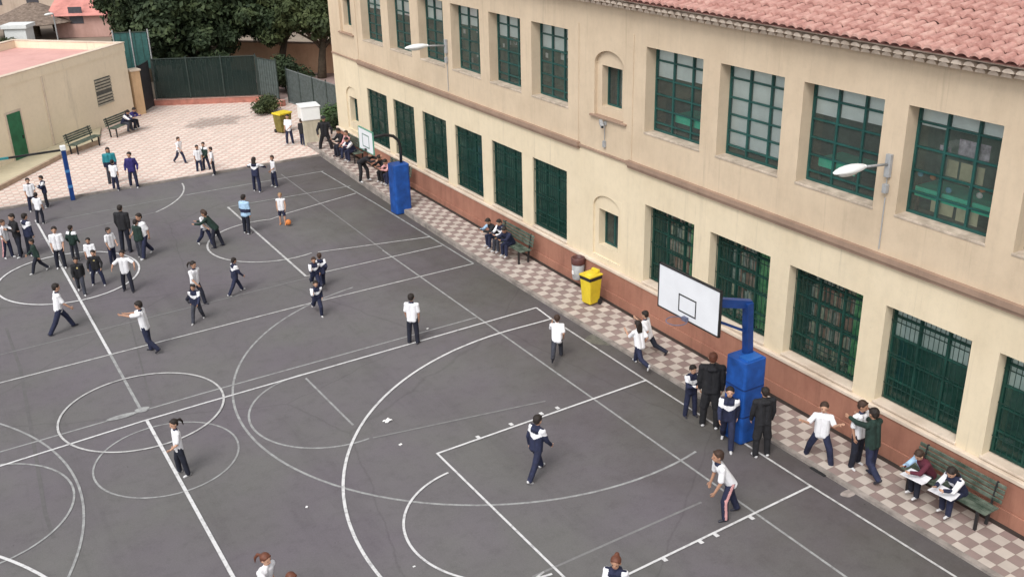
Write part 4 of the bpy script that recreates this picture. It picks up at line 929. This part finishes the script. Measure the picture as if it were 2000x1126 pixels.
POSES = {  # lean, legs ((thigh, abduct, knee) left, right), arms ((flex, abduct, elbow, inward) left, right), head (yaw, pitch)
 'stand': (2, ((2, 4, 3), (-3, 5, 2)), ((4, 9, 14, 10), (-2, 8, 12, 8)), (0, 4)),
 'stand2': (0, ((-6, 7, 0), (8, 5, 10)), ((12, 10, 40, 25), (2, 9, 16, 10)), (20, 6)),
 'walk': (5, ((24, 3, 10), (-20, 3, 22)), ((-22, 8, 18, 5), (24, 8, 28, 8)), (0, 4)),
 'walk2': (5, ((-20, 4, 14), (26, 4, 8)), ((26, 8, 28, 8), (-20, 9, 20, 5)), (-8, 4)),
 'run': (14, ((46, 3, 55), (-30, 3, 40)), ((-40, 12, 75, 8), (42, 10, 80, 12)), (0, 0)),
 'run2': (14, ((-34, 4, 48), (42, 4, 32)), ((40, 10, 80, 12), (-42, 12, 75, 8)), (0, 0)),
 'stride': (6, ((30, 8, 6), (-28, 8, 8)), ((-14, 14, 20, 5), (18, 12, 24, 8)), (0, 4)),
 'astride': (4, ((4, 17, 4), (-4, 17, 6)), ((10, 24, 30, 15), (8, 24, 34, 15)), (0, 4)),
 'armsout': (3, ((6, 9, 4), (-6, 9, 6)), ((30, 62, 25, 10), (35, 58, 30, 12)), (0, 2)),
 'armsup': (4, ((10, 20, 10), (-10, 22, 16)), ((60, 50, 75, -10), (50, 52, 85, -10)), (0, 0)),
 'stoop': (32, ((18, 6, 22), (-16, 6, 6)), ((2, 8, 16, 8), (-8, 9, 20, 8)), (0, -14)),
 'reach': (6, ((-8, 4, 34), (4, 6, 4)), ((78, 6, 12, 10), (68, 10, 22, 14)), (0, 6)),
 'point': (3, ((8, 4, 4), (-8, 4, 12)), ((70, 14, 10, 5), (4, 8, 20, 8)), (6, 4)),
 'folded': (2, ((3, 5, 2), (-4, 6, 2)), ((28, 8, 88, 62), (30, 8, 84, 60)), (5, 8)),
 'pockets': (2, ((4, 6, 2), (-3, 7, 2)), ((-10, 20, 46, 12), (-8, 20, 44, 12)), (-10, 8)),
 'lean': (38, ((16, 6, 22), (-14, 6, 6)), ((50, 8, 30, 18), (46, 9, 40, 18)), (0, -10)),
 'bend': (62, ((26, 8, 24), (10, 9, 14)), ((70, 10, 30, 10), (60, 10, 36, 12)), (0, -10)),
 'sit': (16, ((84, 7, 86), (80, 9, 82)), ((34, 8, 58, 26), (38, 8, 62, 28)), (0, 16)),
 'sitlean': (34, ((84, 7, 80), (82, 10, 92)), ((50, 8, 46, 26), (52, 8, 50, 28)), (0, 18)),
 'sitback': (4, ((82, 10, 70), (84, 6, 92)), ((26, 9, 64, 20), (20, 12, 50, 30)), (25, 6)),
}
def person(label, g_, h, face, pose, top='polo', hair='short', adult=False, tz=None, seatz=None, skin=None, hairm=None, low=None, shoe=None, head=None, swap=False, group=None, stripe=None, topm=None):
    g_ = np.array(g_, float)
    d = math.cos(R(face)) * (-CF) + math.sin(R(face)) * CR
    rz = math.atan2(d[1], d[0]) - math.pi / 2
    e = empty('person', (g_[0], g_[1], g_[2]), rz, label, 'person', group)
    lean, legs, arms, hd = POSES[pose]
    if swap: legs = legs[::-1]; arms = arms[::-1]; hd = (-hd[0], hd[1])
    if head: hd = head
    rr = random.Random(label); J = lambda a: a + rr.uniform(-3, 3)
    hh = .132 if adult else .150; leg1, leg2, ank = (.245, .245, .04) if adult else (.235, .225, .04)
    tl = .30 if adult else .305; L_ = R(lean)
    Ux, U, F = Vector((1, 0, 0)), Vector((0, math.sin(L_), math.cos(L_))), Vector((0, math.cos(L_), -math.sin(L_)))
    Pv = Vector((0, 0, 0)); N = Pv + U * tl * h; sw, hw = (.116, .054) if adult else (.104, .051)
    def dr(th, ab, s_, inn=0):
        th, ab, inn = R(th), R(ab), R(inn)
        v_ = Vector((s_ * math.sin(ab) * max(.25, abs(math.cos(th))), math.sin(th), -math.cos(ab) * math.cos(th)))
        return (v_ + Vector((-s_ * math.sin(inn), 0, 0))).normalized()
    jl = []
    for s_, (th, ab, kn) in zip((-1, 1), legs):
        th, kn = J(th), max(0, J(kn)); hp = Pv + Vector((s_ * hw * h, 0, -.01 * h)); kne = hp + dr(th, ab, s_) * leg1 * h; an = kne + dr(th - kn, ab * .5, s_) * leg2 * h
        jl.append((hp, kne, an, th - kn))
    ja = []
    for s_, (th, ab, el_, inn) in zip((-1, 1), arms):
        th, el_ = J(th), J(el_); sh = N - U * .035 * h + Vector((s_ * sw * h, 0, 0)); lr = lean * .6
        eb = sh + dr(th + lr * .3, ab, s_) * .165 * h; wr = eb + dr(th + lr * .3 + el_, ab * .6, s_, inn) * .135 * h
        ja.append((sh, eb, wr))
    low_z = min(j[2].z for j in jl) - ank * h
    dz = -low_z if seatz is None else seatz + .055 * h
    off = Vector((0, 0, dz))
    if seatz is None:                      # feet (not pelvis) over the marked ground point
        mx_ = sum((j[2] for j in jl), Vector()) / 2; off -= Vector((mx_.x, mx_.y, 0))
    Pv = Pv + off; N = N + off; jl = [(a + off, b + off, c + off, t) for a, b, c, t in jl]; ja = [tuple(p + off for p in a) for a in ja]
    yaw, pit = R(hd[0]), R(hd[1]); hl_ = L_ * .45 + pit
    HU = Vector((0, math.sin(hl_), math.cos(hl_))); HF = Vector((0, math.cos(hl_), -math.sin(hl_)))
    q = Matrix.Rotation(yaw, 3, 'Z'); HFy = q @ HF; HX = HFy.cross(HU).normalized()
    HQ = Matrix((HX, HU.cross(HX), HU)).transposed()
    H = hh * h; hc = N + (U * .5 + HU * .5) * (.028 * h) + HU * H * .52
    hp_ = lambda x, y, z: hc + HQ @ Vector((x * H, y * H, z * H))
    vox = .012 if np.hypot(g_[0], g_[1]) < 30 else .016
    # --- body
    b = MB(); b.ell(hp_(0, -.03, .08), (.37 * H, .43 * H, .42 * H), 0, 14, 10, HQ); b.ell(hp_(0, .10, -.20), (.28 * H, .30 * H, .29 * H), 0, 12, 8, HQ)
    cap(b, hp_(0, .36, .03), hp_(0, .46, -.10), .035 * H, .055 * H, 7)
    for s_ in (-1, 1): b.ell(hp_(s_ * .38, -.02, -.03), (.05 * H, .09 * H, .13 * H), 0, 8, 6, HQ)
    cap(b, N - U * .03 * h, hc - HU * .2 * H, .034 * h, .030 * h)
    for s_ in (-1, 1):
        cap(b, Pv + Ux * s_ * .035 * h, N - U * .05 * h + Ux * s_ * .045 * h, .058 * h, .056 * h)
    cap(b, ja[0][0], ja[1][0], .034 * h, .034 * h)
    for (sh, eb, wr) in ja: cap(b, sh, eb, .030 * h, .024 * h); cap(b, eb, wr, .024 * h, .017 * h)
    for (hp, kn, an, t) in jl: cap(b, hp, kn, .050 * h, .036 * h); cap(b, kn, an, .035 * h, .022 * h)
    hands = MB()
    for s_, (sh, eb, wr) in zip((-1, 1), ja):
        d_ = (wr - eb).normalized(); side = Vector((0, 1, 0)) - d_ * d_.y
        if side.length < .3: side = Vector((s_, 0, 0)) - d_ * d_.x * s_
        side.normalize(); nn = d_.cross(side).normalized() * s_; k1 = .042 * h
        for i in range(4):
            o_ = side * (.0095 * h) * (1.5 - i); cap(b, wr, wr + d_ * k1 + o_, .0105 * h, .0085 * h, 6)
            fl = (.036, .041, .039, .030)[i] * h * .5; p0 = wr + d_ * k1 * .95 + o_; p1 = p0 + (d_ + nn * .18 * (-1)).normalized() * fl; p2 = p1 + (d_ - nn * .75).normalized() * fl
            cap(hands, p0, p1, .0062 * h, .0056 * h, 6); cap(hands, p1, p2, .0056 * h, .0048 * h, 6)
        t0 = wr + d_ * .012 * h + side * .014 * h; t1 = t0 + (d_ * .6 + side * .8).normalized() * .024 * h; t2 = t1 + (d_ + side * .15 - nn * .3).normalized() * .02 * h
        cap(hands, t0, t1, .0075 * h, .0066 * h, 6); cap(hands, t1, t2, .0066 * h, .0055 * h, 6)
    eyes = MB()
    for s_ in (-1, 1): eyes.ell(hp_(s_ * .155, .345, .01), (.05 * H, .035 * H, .035 * H), 0, 8, 6, HQ)
    mouth = MB(); mouth.ell(hp_(0, .375, -.25), (.10 * H, .03 * H, .022 * H), 0, 8, 6, HQ)
    sk = skin or (SKIN1 if rr.random() < .6 else SKIN2)
    JOBS.append(dict(name='body', mb=b, vox=vox, mats=[sk, EYE, LIP], parent=e, extra=[(hands, 0), (eyes, 1), (mouth, 2)], smooth=1, color=None))
    # --- hair
    hm = hairm or (HAIRB if rr.random() < .25 else HAIRD)
    hb = MB(); hb.ell(hp_(0, -.09, .145), (.42 * H, .44 * H, .42 * H), 0, 14, 10, HQ)
    if hair != 'bald': hb.ell(hp_(0, -.24, -.05), (.36 * H, .26 * H, .34 * H), 0, 12, 8, HQ)
    cap(hb, hp_(-.2, .26, .33), hp_(.2, .24, .34), .09 * H, .09 * H)
    if hair == 'pony':
        tail = [hp_(0, -.46, .18), hp_(.06, -.80, .10), hp_(.12, -1.02, -.28), hp_(.1, -1.05, -.75)]
        for i in range(3): cap(hb, tail[i], tail[i + 1], (.12, .15, .13, .05)[i] * H, (.12, .15, .13, .05)[i + 1] * H)
    if hair == 'bun': hb.ell(hp_(0, -.42, .42), (.2 * H, .2 * H, .2 * H), 0, 10, 8)
    if hair == 'long':
        for s_ in (-1, 0, 1): cap(hb, hp_(s_ * .22, -.28, .0), hp_(s_ * .24, -.36, -.95), .22 * H, .15 * H)
    JOBS.append(dict(name='hair', mb=hb, vox=vox, mats=[hm], parent=e, smooth=1, color=None))
    if hair == 'hat':
        ht = MB(); ht.ell(hp_(0, -.06, .30), (.46 * H, .5 * H, .30 * H), 0, 14, 8, HQ); ht.ell(hp_(0, .12, .22), (.62 * H, .62 * H, .05 * H), 0, 14, 6, HQ)
        JOBS.append(dict(name='hat', mb=ht, vox=vox, mats=[C_BLACK], parent=e, smooth=1, color=None))
    # --- top
    c = MB(); long_ = top not in ('polo', 'vest'); ex = .022 * h if long_ else .015 * h; coat = top == 'coat'
    for s_ in (-1, 1):
        cap(c, Pv + U * .005 * h + Ux * s_ * .036 * h - U * (.02 * h), N - U * .055 * h + Ux * s_ * .046 * h, .064 * h + ex * .7, .060 * h + ex * .4)
        if coat:
            cap(c, Pv + Ux * s_ * .036 * h, jl[0 if s_ < 0 else 1][1] + Vector((0, 0, .02)), .07 * h, .062 * h)
    cap(c, ja[0][0] + U * .004 * h, ja[1][0] + U * .004 * h, .036 * h + ex * .5, .036 * h + ex * .5)
    cap(c, N - U * .04 * h, N + U * .008 * h, .047 * h, .034 * h + ex * .3)
    for (sh, eb, wr) in ja:
        if top == 'vest': continue
        if long_: cap(c, sh, eb, .036 * h + ex * .4, .031 * h + ex * .3); cap(c, eb, eb.lerp(wr, .93), .031 * h + ex * .2, .024 * h + ex * .2)
        else: cap(c, sh, sh.lerp(eb, .74), .040 * h, .043 * h)
    if top in ('yoke', 'coat', 'teal'): cap(c, N - U * .03 * h - F * .05 * h - Ux * .03 * h, N - U * .03 * h - F * .05 * h + Ux * .03 * h, .038 * h, .038 * h)
    TM = dict(polo=C_WHITE, vest=C_WHITE, yoke=C_NAVY, plain=C_NAVY, black=C_BLACK, green=C_GREEN, teal=C_TEAL, blue=C_BLUE, coat=C_BLACK, maroon=C_MAROON, emblem=C_BLACK, shoulders=C_GREEN, pale=C_LBLUE, pink=C_PINK)
    m1 = topm or TM[top]; m2 = dict(yoke=C_WHITE, emblem=EMBL, shoulders=C_WHITE, teal=C_NAVY, polo=C_NAVY, pale=C_NAVY, maroon=C_LBLUE).get(top)
    def colf(cen, Pv=Pv, U=U, F=F, tl=tl, h=h, top=top, hf=rr.random(), ja=ja):
        r_ = cen - np.array(Pv); t_ = r_ @ np.array(U) / (tl * h); x_ = r_[:, 0] / h; f_ = r_ @ np.array(F) / h
        if top in ('yoke',):
            vshape = .42 + 2.2 * np.abs(x_); wh = (t_ > np.minimum(vshape, .62 + .6 * np.abs(x_))) & (t_ < 1.02) & ~((t_ > .70 + .9 * np.abs(x_)) & (np.abs(x_) < .075))
            return wh.astype(np.int32)
        if top == 'shoulders': return ((t_ > .80) & (t_ < 1.03) & (np.abs(x_) > .03)).astype(np.int32)
        if top == 'emblem': return ((f_ > .03) & (np.abs(t_ - .72) < .06) & (np.abs(x_) < .022)).astype(np.int32)
        if top == 'teal': return (t_ < .28).astype(np.int32)
        if top == 'polo': return ((np.abs(x_) < .05) & (t_ > 1.0)).astype(np.int32) * (hf > .5)
        if top in ('pale',): return ((t_ < .45) & (t_ > .15)).astype(np.int32)
        if top == 'maroon': return ((x_ > .05) & (t_ > .2)).astype(np.int32)
        return np.zeros(len(cen), np.int32)
    JOBS.append(dict(name=dict(polo='polo_shirt', vest='shirt', green='sweater', shoulders='sweater', black='sweater', emblem='sweater', coat='coat').get(top, 'jacket'), mb=c, vox=vox, mats=[m1] + ([m2] if m2 else []), parent=e, smooth=2, color=colf if m2 else None))
    # --- trousers
    p = MB(); lm = low or rr.choice([C_NAVY, C_NAVY, C_NAVY, C_SLATE, C_INK, C_INK]); short = low == 'shorts'
    if short: lm = C_NAVY
    for s_ in (-1, 1): cap(p, Pv + Ux * s_ * .036 * h + U * .035 * h, Pv + Ux * s_ * .042 * h - Vector((0, 0, .01 * h)), .062 * h, .062 * h)
    for (hp, kn, an, t) in jl:
        if short: cap(p, hp, hp.lerp(kn, .8), .058 * h, .054 * h)
        else: cap(p, hp, kn, .062 * h, .051 * h); cap(p, kn, kn.lerp(an, .98), .051 * h, .043 * h)
    cf = None
    if stripe:
        def cf(cen, jl=jl, h=h):
            o = np.zeros(len(cen), np.int32)
            for s_, (hp, kn, an, t) in zip((-1, 1), jl):
                for a, b_ in ((hp, kn), (kn, an)):
                    a, b_ = np.array(a), np.array(b_); ab = b_ - a; k_ = np.clip(((cen - a) @ ab) / (ab @ ab), 0, 1); d_ = cen - (a + k_[:, None] * ab)
                    near = np.linalg.norm(d_, axis=1) < .065 * h; o[near & (d_[:, 0] * s_ > .036 * h) & (np.abs(d_[:, 1]) < .016 * h)] = 1
            return o
    JOBS.append(dict(name='shorts' if short else 'trousers', mb=p, vox=vox, mats=[lm] + ([stripe] if stripe else []), parent=e, smooth=2, color=cf))
    # --- shoes
    shm = shoe or (SHOEW if rr.random() < .5 else SHOED)
    for s_, (hp, kn, an, t) in zip((-1, 1), jl):
        tp = R(t if seatz is None else 0); tp = min(0, tp) * .9 if seatz is None else 0
        fw_ = Vector((s_ * .12, math.cos(tp), math.sin(tp))).normalized(); up_ = Vector((0, -math.sin(tp), math.cos(tp)))
        sm = MB(); s0 = an - up_ * (.020 * h); cap(sm, s0 - fw_ * .022 * h, s0 + fw_ * .012 * h, .024 * h, .026 * h, 8); cap(sm, s0 + fw_ * .01 * h - up_ * .002 * h, s0 + fw_ * .075 * h - up_ * .006 * h, .0235 * h, .018 * h, 8)
        o = sm.build('shoe', shm, e, smooth=True)
        o['_s'] = 1; del o['_s']
    return e
def feet(x, y, z=0.): return at(x, y, z)
def kid(label, fx, fy, hy, face, pose, top='polo', h=None, z=0., **k):
    g_ = at(fx, fy, z)
    if h is None: h = min(1.62, max(1.18, height_at(g_, hy)))
    return person(label, g_, h, face, pose, top, group='children playing in the school yard', **k)
def grown(label, fx, fy, hy, face, pose, top='coat', h=None, z=0., **k):
    g_ = at(fx, fy, z)
    if h is None: h = min(1.85, max(1.55, height_at(g_, hy)))
    return person(label, g_, h, face, pose, top, adult=True, **k)

# left cluster
kid('child in white polo at the left edge stretching an arm to the dark jacket', 17, 503, 428, 70, 'point', 'polo', stripe=C_PINK)
kid('child in dark jacket between two others at the far left edge', 42, 500, 416, -40, 'folded', 'black', shoe=SHOEW)
kid('child with navy and white jacket second from the left edge cluster', 61, 499, 417, 150, 'stand', 'yoke', shoe=SHOEW)
kid('child in dark green top holding something pale beside the left cluster', 80, 531, 464, -60, 'walk', 'green')
kid('child in white polo standing behind another at the top of the far half line', 66, 412, 347, 30, 'stand', 'polo')
kid('child in white and navy jacket beside the pair left of the blue goal post', 94, 404, 342, -60, 'folded', 'yoke')
kid('child in white polo standing exactly on the top end of the far half line', 80, 437, 379, 170, 'stand2', 'polo')
kid('child in white polo standing on the far half line beside the centre circle', 121, 523, 441, 20, 'stand', 'polo')
kid('child in dark sweater with white shoulders behind the pair inside the far circle', 149, 508, 440, 170, 'pockets', 'shoulders')
kid('child in white polo partly hidden behind the two dark sweaters', 184, 532, 466, 10, 'stand', 'polo')
kid('left one of two children in black emblem sweaters in the far circle', 161, 572, 498, 20, 'walk', 'emblem', shoe=SHOEW)
kid('right one of two children in black sweaters with arms spread in the far circle', 194, 556, 486, 10, 'astride', 'emblem')
kid('child in white polo beside the broad adult in the black sweater', 222, 514, 443, 60, 'stand2', 'polo')
grown('broad adult in black sweater and white collar among the children', 248, 492, 416, 175, 'stand', 'black', h=1.62)
kid('child in dark green sweater squeezed between the broad adult and a white polo', 276, 504, 428, 150, 'stand', 'green')
kid('tall child in white polo at the right side of the broad adult', 290, 500, 412, -30, 'walk', 'polo')
kid('child in white polo with both arms spread wide near the far circle', 252, 568, 487, 10, 'armsout', 'polo')
kid('child in white polo striding away at the lower left of the far circle', 122, 646, 548, 125, 'stride', 'polo')
kid('child in white polo reaching both arms forward on the long sideline', 303, 687, 586, -90, 'reach', 'polo', hair='short')
kid('child with flying dark ponytail in white polo in the middle left', 384, 592, 506, 60, 'walk', 'polo', hair='pony', hairm=HAIRD)
kid('child walking to the camera in navy jacket with white shoulders', 388, 626, 553, 0, 'walk2', 'yoke')
kid('child walking away in navy jacket left of the far key', 461, 573, 500, 130, 'stride', 'yoke', shoe=SHOEW)
kid('rear child of the running trio at the far sideline', 616, 562, 493, 20, 'run', 'yoke')
kid('right child of the running trio with a white shoulder at the far sideline', 632, 564, 496, -160, 'run2', 'yoke')
kid('front child of the running trio in navy and white jacket', 620, 611, 540, 20, 'run', 'yoke')
kid('child in white polo grabbed by a dark sweater left of the far key', 402, 478, 406, 60, 'walk', 'polo')
kid('child bending in dark sweater holding the white polo left of the far key', 428, 482, 418, -90, 'lean', 'green', h=1.4)
kid('child in pale blue and navy jacket standing on the far foul line', 483, 456, 380, 160, 'stand', 'pale')
kid('fair haired child in white shirt and shorts beside the orange ball', 553, 438, 379, 5, 'stand', 'vest', hairm=HAIRL, low='shorts', shoe=mat('orange_shoe', (.55, .22, .08), .6, .1))
kid('girl with long dark hair and spread arms in navy jacket at the top', 503, 374, 306, 170, 'armsout', 'yoke', hair='long', hairm=HAIRD)
kid('child in white polo at the top beside the girl with spread arms', 538, 364, 303, -60, 'stand2', 'polo')
kid('small child alone in white top in the middle of the tiled plaza', 352, 318, 268, 60, 'walk', 'polo', z=.07, shoe=SHOED)
kid('left child of the three white tops at the plaza kerb', 391, 337, 288, 30, 'stand', 'polo')
kid('middle child of the three at the plaza kerb in a dark vest', 405, 331, 277, -20, 'stand2', 'shoulders', z=.07)
kid('right child of the three white tops at the plaza kerb', 420, 341, 287, -70, 'stand', 'polo')
grown('person in a bright teal anorak at the plaza kerb', 222, 361, 289, 20, 'stand', 'teal', hair='long')
kid('child in white polo in front of the person in teal', 228, 372, 312, 170, 'stand', 'polo')
kid('child in an indigo jacket standing alone at the plaza kerb', 263, 366, 296, 10, 'pockets', 'blue')
kid('child in white top in front of the yellow bin', 567, 281, 237, -20, 'stand2', 'polo', z=.07, h=1.35)
kid('child in black jacket between the yellow bin and the white topped cabinet', 592, 284, 232, 160, 'stand', 'black', z=.07)
grown('adult in black with a dark cap at the far corner of the court', 638, 299, 234, 10, 'astride', 'black', hair='hat', low=C_BLACK, h=1.68)
# middle and right
kid('child in white polo standing alone near the middle with back turned', 808, 670, 574, 170, 'stand', 'polo', hair='short')
kid('child in white polo running beside the upper corner of the near court', 1088, 706, 620, 175, 'run2', 'polo', h=1.32)
kid('rear of two children running on the pavement kerb in white', 1274, 696, 618, -120, 'run', 'polo', h=1.36)
kid('front of two children crouching to run at the baseline in white', 1253, 719, 645, -150, 'run2', 'polo', hair='long', h=1.36)
kid('child in navy jacket with white collar band left of the near blue post', 1347, 812, 711, 20, 'folded', 'yoke')
grown('tall adult in long black coat leaning by the left of the near blue post', 1385, 833, 689, 170, 'stand', 'coat', low=C_BLACK, hairm=HAIRR)
kid('child with white shoulders leaning back on the near blue post', 1419, 868, 740, -15, 'walk', 'yoke', shoe=SHOEW, head=(0, -6), h=1.5)
grown('adult in black coat standing right of the near blue post', 1486, 890, 758, -170, 'stand', 'coat', low=C_BLACK)
kid('boy in white polo running with raised arms on the checker pavement', 1598, 900, 772, -20, 'armsup', 'polo', hairm=HAIRB, h=1.5)
kid('boy in white polo pushed against the plinth by the dark green sweater', 1668, 908, 757, 30, 'stand2', 'polo', h=1.56, z=.05)
kid('tall boy in dark green sweater pushing another boy by the near bench', 1707, 938, 787, -150, 'reach', 'green', h=1.6, z=.04)
kid('child running across the near key in navy and white hooded jacket', 1046, 928, 814, 135, 'stride', 'yoke', h=1.48)
kid('boy in white polo stooping forward with striped trousers at the near foul line', 1427, 1006, 868, -80, 'stoop', 'polo', h=1.62, stripe=C_PINK)
kid('girl with dark ponytail in white polo on the near half line', 360, 925, 824, -60, 'stand2', 'polo', hair='pony', hairm=HAIRD, h=1.34)
kid('girl with auburn ponytail at the bottom edge left of centre', 511, 1192, 1083, 60, 'run', 'polo', hair='pony', hairm=HAIRR, h=1.42)
kid('girl with hair bun and white collar at the bottom edge right of centre', 1203, 1212, 1076, -20, 'walk', 'yoke', hair='bun', hairm=HAIRR, h=1.45)
kid('child at the bottom edge of whom only the dark hair shows', 575, 1246, 1121, 60, 'walk', 'polo', hairm=HAIRR, h=1.42)
# far pair on the path
grown('left one of two people in the shade of the path under the trees', 560, 172, 133, 20, 'stand', 'polo', h=1.55)
grown('right one of two people in dark clothes on the path under the trees', 577, 170, 131, -30, 'stand', 'black', h=1.6)
# seated (world positions; local forward = towards the court)
def sit(label, x, y, z, face_xy, pose, top, h=1.4, seat=.46, **k):
    d = np.array(face_xy, float); d /= np.hypot(*d); f = math.degrees(math.atan2(d @ CR, d @ (-CF)))
    return person(label, (x, y, z), h, f, pose, top, seatz=seat, group='people sitting on the benches', **k)
z1 = pz(10)
sit('child in maroon and pale blue jacket on the nearest bench', 15.55, 10.45, z1, (-1, .15), 'sitlean', 'maroon', 1.42, shoe=SHOEW, hairm=HAIRB)
sit('dark haired child in navy jacket on the near bench nearest the camera', 15.55, 9.75, z1, (-1, .05), 'sitlean', 'yoke', 1.45, hair='long', shoe=SHOEW, hairm=HAIRD)
for (x, y, zz, lb_) in ((15.12, 10.42, z1 + .60, 'white paper on the lap of the child in maroon'), (15.12, 9.78, z1 + .60, 'white paper on the lap of the dark haired child on the near bench')):
    mb = MB(); mb.box(-.17, -.24, 0, .0, .24, .012); mb.add([(0, -.24, .012), (.17, -.22, .05), (.17, .22, .05), (0, .24, .012), (0, -.24, 0), (.17, -.22, .036), (.17, .22, .036), (0, .24, 0)], [(0, 1, 2, 3), (7, 6, 5, 4), (0, 4, 5, 1), (1, 5, 6, 2), (2, 6, 7, 3)])
    o = mb.build('paper', mat('white_sheet', (.76, .76, .80), .7, .04)); o.location = (x, y, zz); o.rotation_euler = (0, .12, .1); tag(o, lb_, 'paper')
z1 = pz(26.3)
sit('left child in dark jacket at the left end of the bench near the litter bin', 15.42, 26.95, z1, (-1, -.1), 'sitlean', 'maroon', 1.36, topm=C_BLACK, shoe=SHOEW)
sit('middle child in navy and white on the bench near the litter bin', 15.42, 26.5, z1, (-1, -.2), 'sit', 'yoke', 1.36, shoe=SHOEW)
sit('right child in dark jacket on the bench near the litter bin', 15.42, 26.02, z1, (-1, -.3), 'sitlean', 'plain', 1.36, shoe=SHOEW)
z1 = pz(34.9)
sit('person in black with maroon hair tie on the bench behind the far hoop post', 15.5, 35.55, z1, (-1, -.4), 'sitlean', 'black', 1.5, low=C_BLACK)
sit('child in pink and dark clothes on the bench behind the far hoop post', 15.5, 34.95, z1, (-1, -.2), 'sitlean', 'pink', 1.4)
kid('dark clothed person bending down beside the bench behind the far hoop post', 712, 354, 303, 60, 'bend', 'black', h=1.55, z=.25, low=C_BLACK)
z1 = pz(39.5)
sit('left person in black on the bench by the farthest corner of the school', 15.55, 40.0, z1, (-1, -.2), 'sit', 'black', 1.5)
sit('child in pink top in the middle of the bench by the farthest corner', 15.55, 39.45, z1, (-1, -.2), 'sitback', 'pink', 1.42)
sit('right child in navy on the bench by the farthest corner', 15.55, 38.9, z1, (-1, -.3), 'sitlean', 'yoke', 1.42)
fd = (.6935, -.7205)
for k_, (t_, lb_, tp_, ps) in enumerate(((-.55, 'child in indigo jacket at the right end of the bench by the yellow wall', 'blue', 'sitlean'), (-.05, 'child in navy and white jacket leaning over on the bench by the yellow wall', 'yoke', 'sitlean'))):
    bx, by = 8.55 + .7205 * (-t_) + fd[0] * .18, 50.45 + .6935 * (-t_) + fd[1] * .18; sit(lb_, bx, by, .07, fd, ps, tp_, 1.4)

# --- grow the surfaces: one voxel remesh per job, all in one evaluation
tmp = []
for j in JOBS:
    me = bpy.data.meshes.new('t'); me.from_pydata(j['mb'].v, [], j['mb'].f); o = bpy.data.objects.new('t', me); COL.objects.link(o)
    r_ = o.modifiers.new('r', 'REMESH'); r_.mode = 'VOXEL'; r_.voxel_size = j['vox']; r_.use_smooth_shade = True
    s_ = o.modifiers.new('s', 'SMOOTH'); s_.factor = .5; s_.iterations = j['smooth']; tmp.append(o)
dg = bpy.context.evaluated_depsgraph_get()
for j, o in zip(JOBS, tmp):
    ev = o.evaluated_get(dg); m0 = ev.to_mesh(); nv, nf = len(m0.vertices), len(m0.polygons)
    co = np.empty(nv * 3); m0.vertices.foreach_get('co', co); co = co.reshape(-1, 3); nl = len(m0.loops); li = np.empty(nl, np.int32); m0.loops.foreach_get('vertex_index', li)
    lt = np.empty(nf, np.int32); m0.polygons.foreach_get('loop_total', lt); ev.to_mesh_clear()
    mi = np.zeros(nf, np.int32)
    if j['color']:
        st = np.concatenate([[0], np.cumsum(lt)[:-1]]); cen = np.add.reduceat(co[li], st, axis=0) / lt[:, None]; mi = j['color'](cen).astype(np.int32)
    for mb, k in j.get('extra', []):
        b0 = len(co); co = np.concatenate([co, np.array(mb.v)]); li = np.concatenate([li, np.array([i + b0 for f in mb.f for i in f], np.int32)]); lt = np.concatenate([lt, np.array([len(f) for f in mb.f], np.int32)]); mi = np.concatenate([mi, np.full(len(mb.f), k, np.int32)])
    me = bpy.data.meshes.new(j['name']); me.vertices.add(len(co)); me.vertices.foreach_set('co', co.ravel()); me.loops.add(len(li)); me.loops.foreach_set('vertex_index', li)
    me.polygons.add(len(lt)); me.polygons.foreach_set('loop_start', np.concatenate([[0], np.cumsum(lt)[:-1]]).astype(np.int32))
    for m_ in j['mats']: me.materials.append(m_)
    me.update(calc_edges=True); me.polygons.foreach_set('material_index', mi); me.polygons.foreach_set('use_smooth', [True] * len(lt)); me.update()
    link(j['name'], me, j['parent'])
for o in tmp: me = o.data; bpy.data.objects.remove(o); bpy.data.meshes.remove(me)
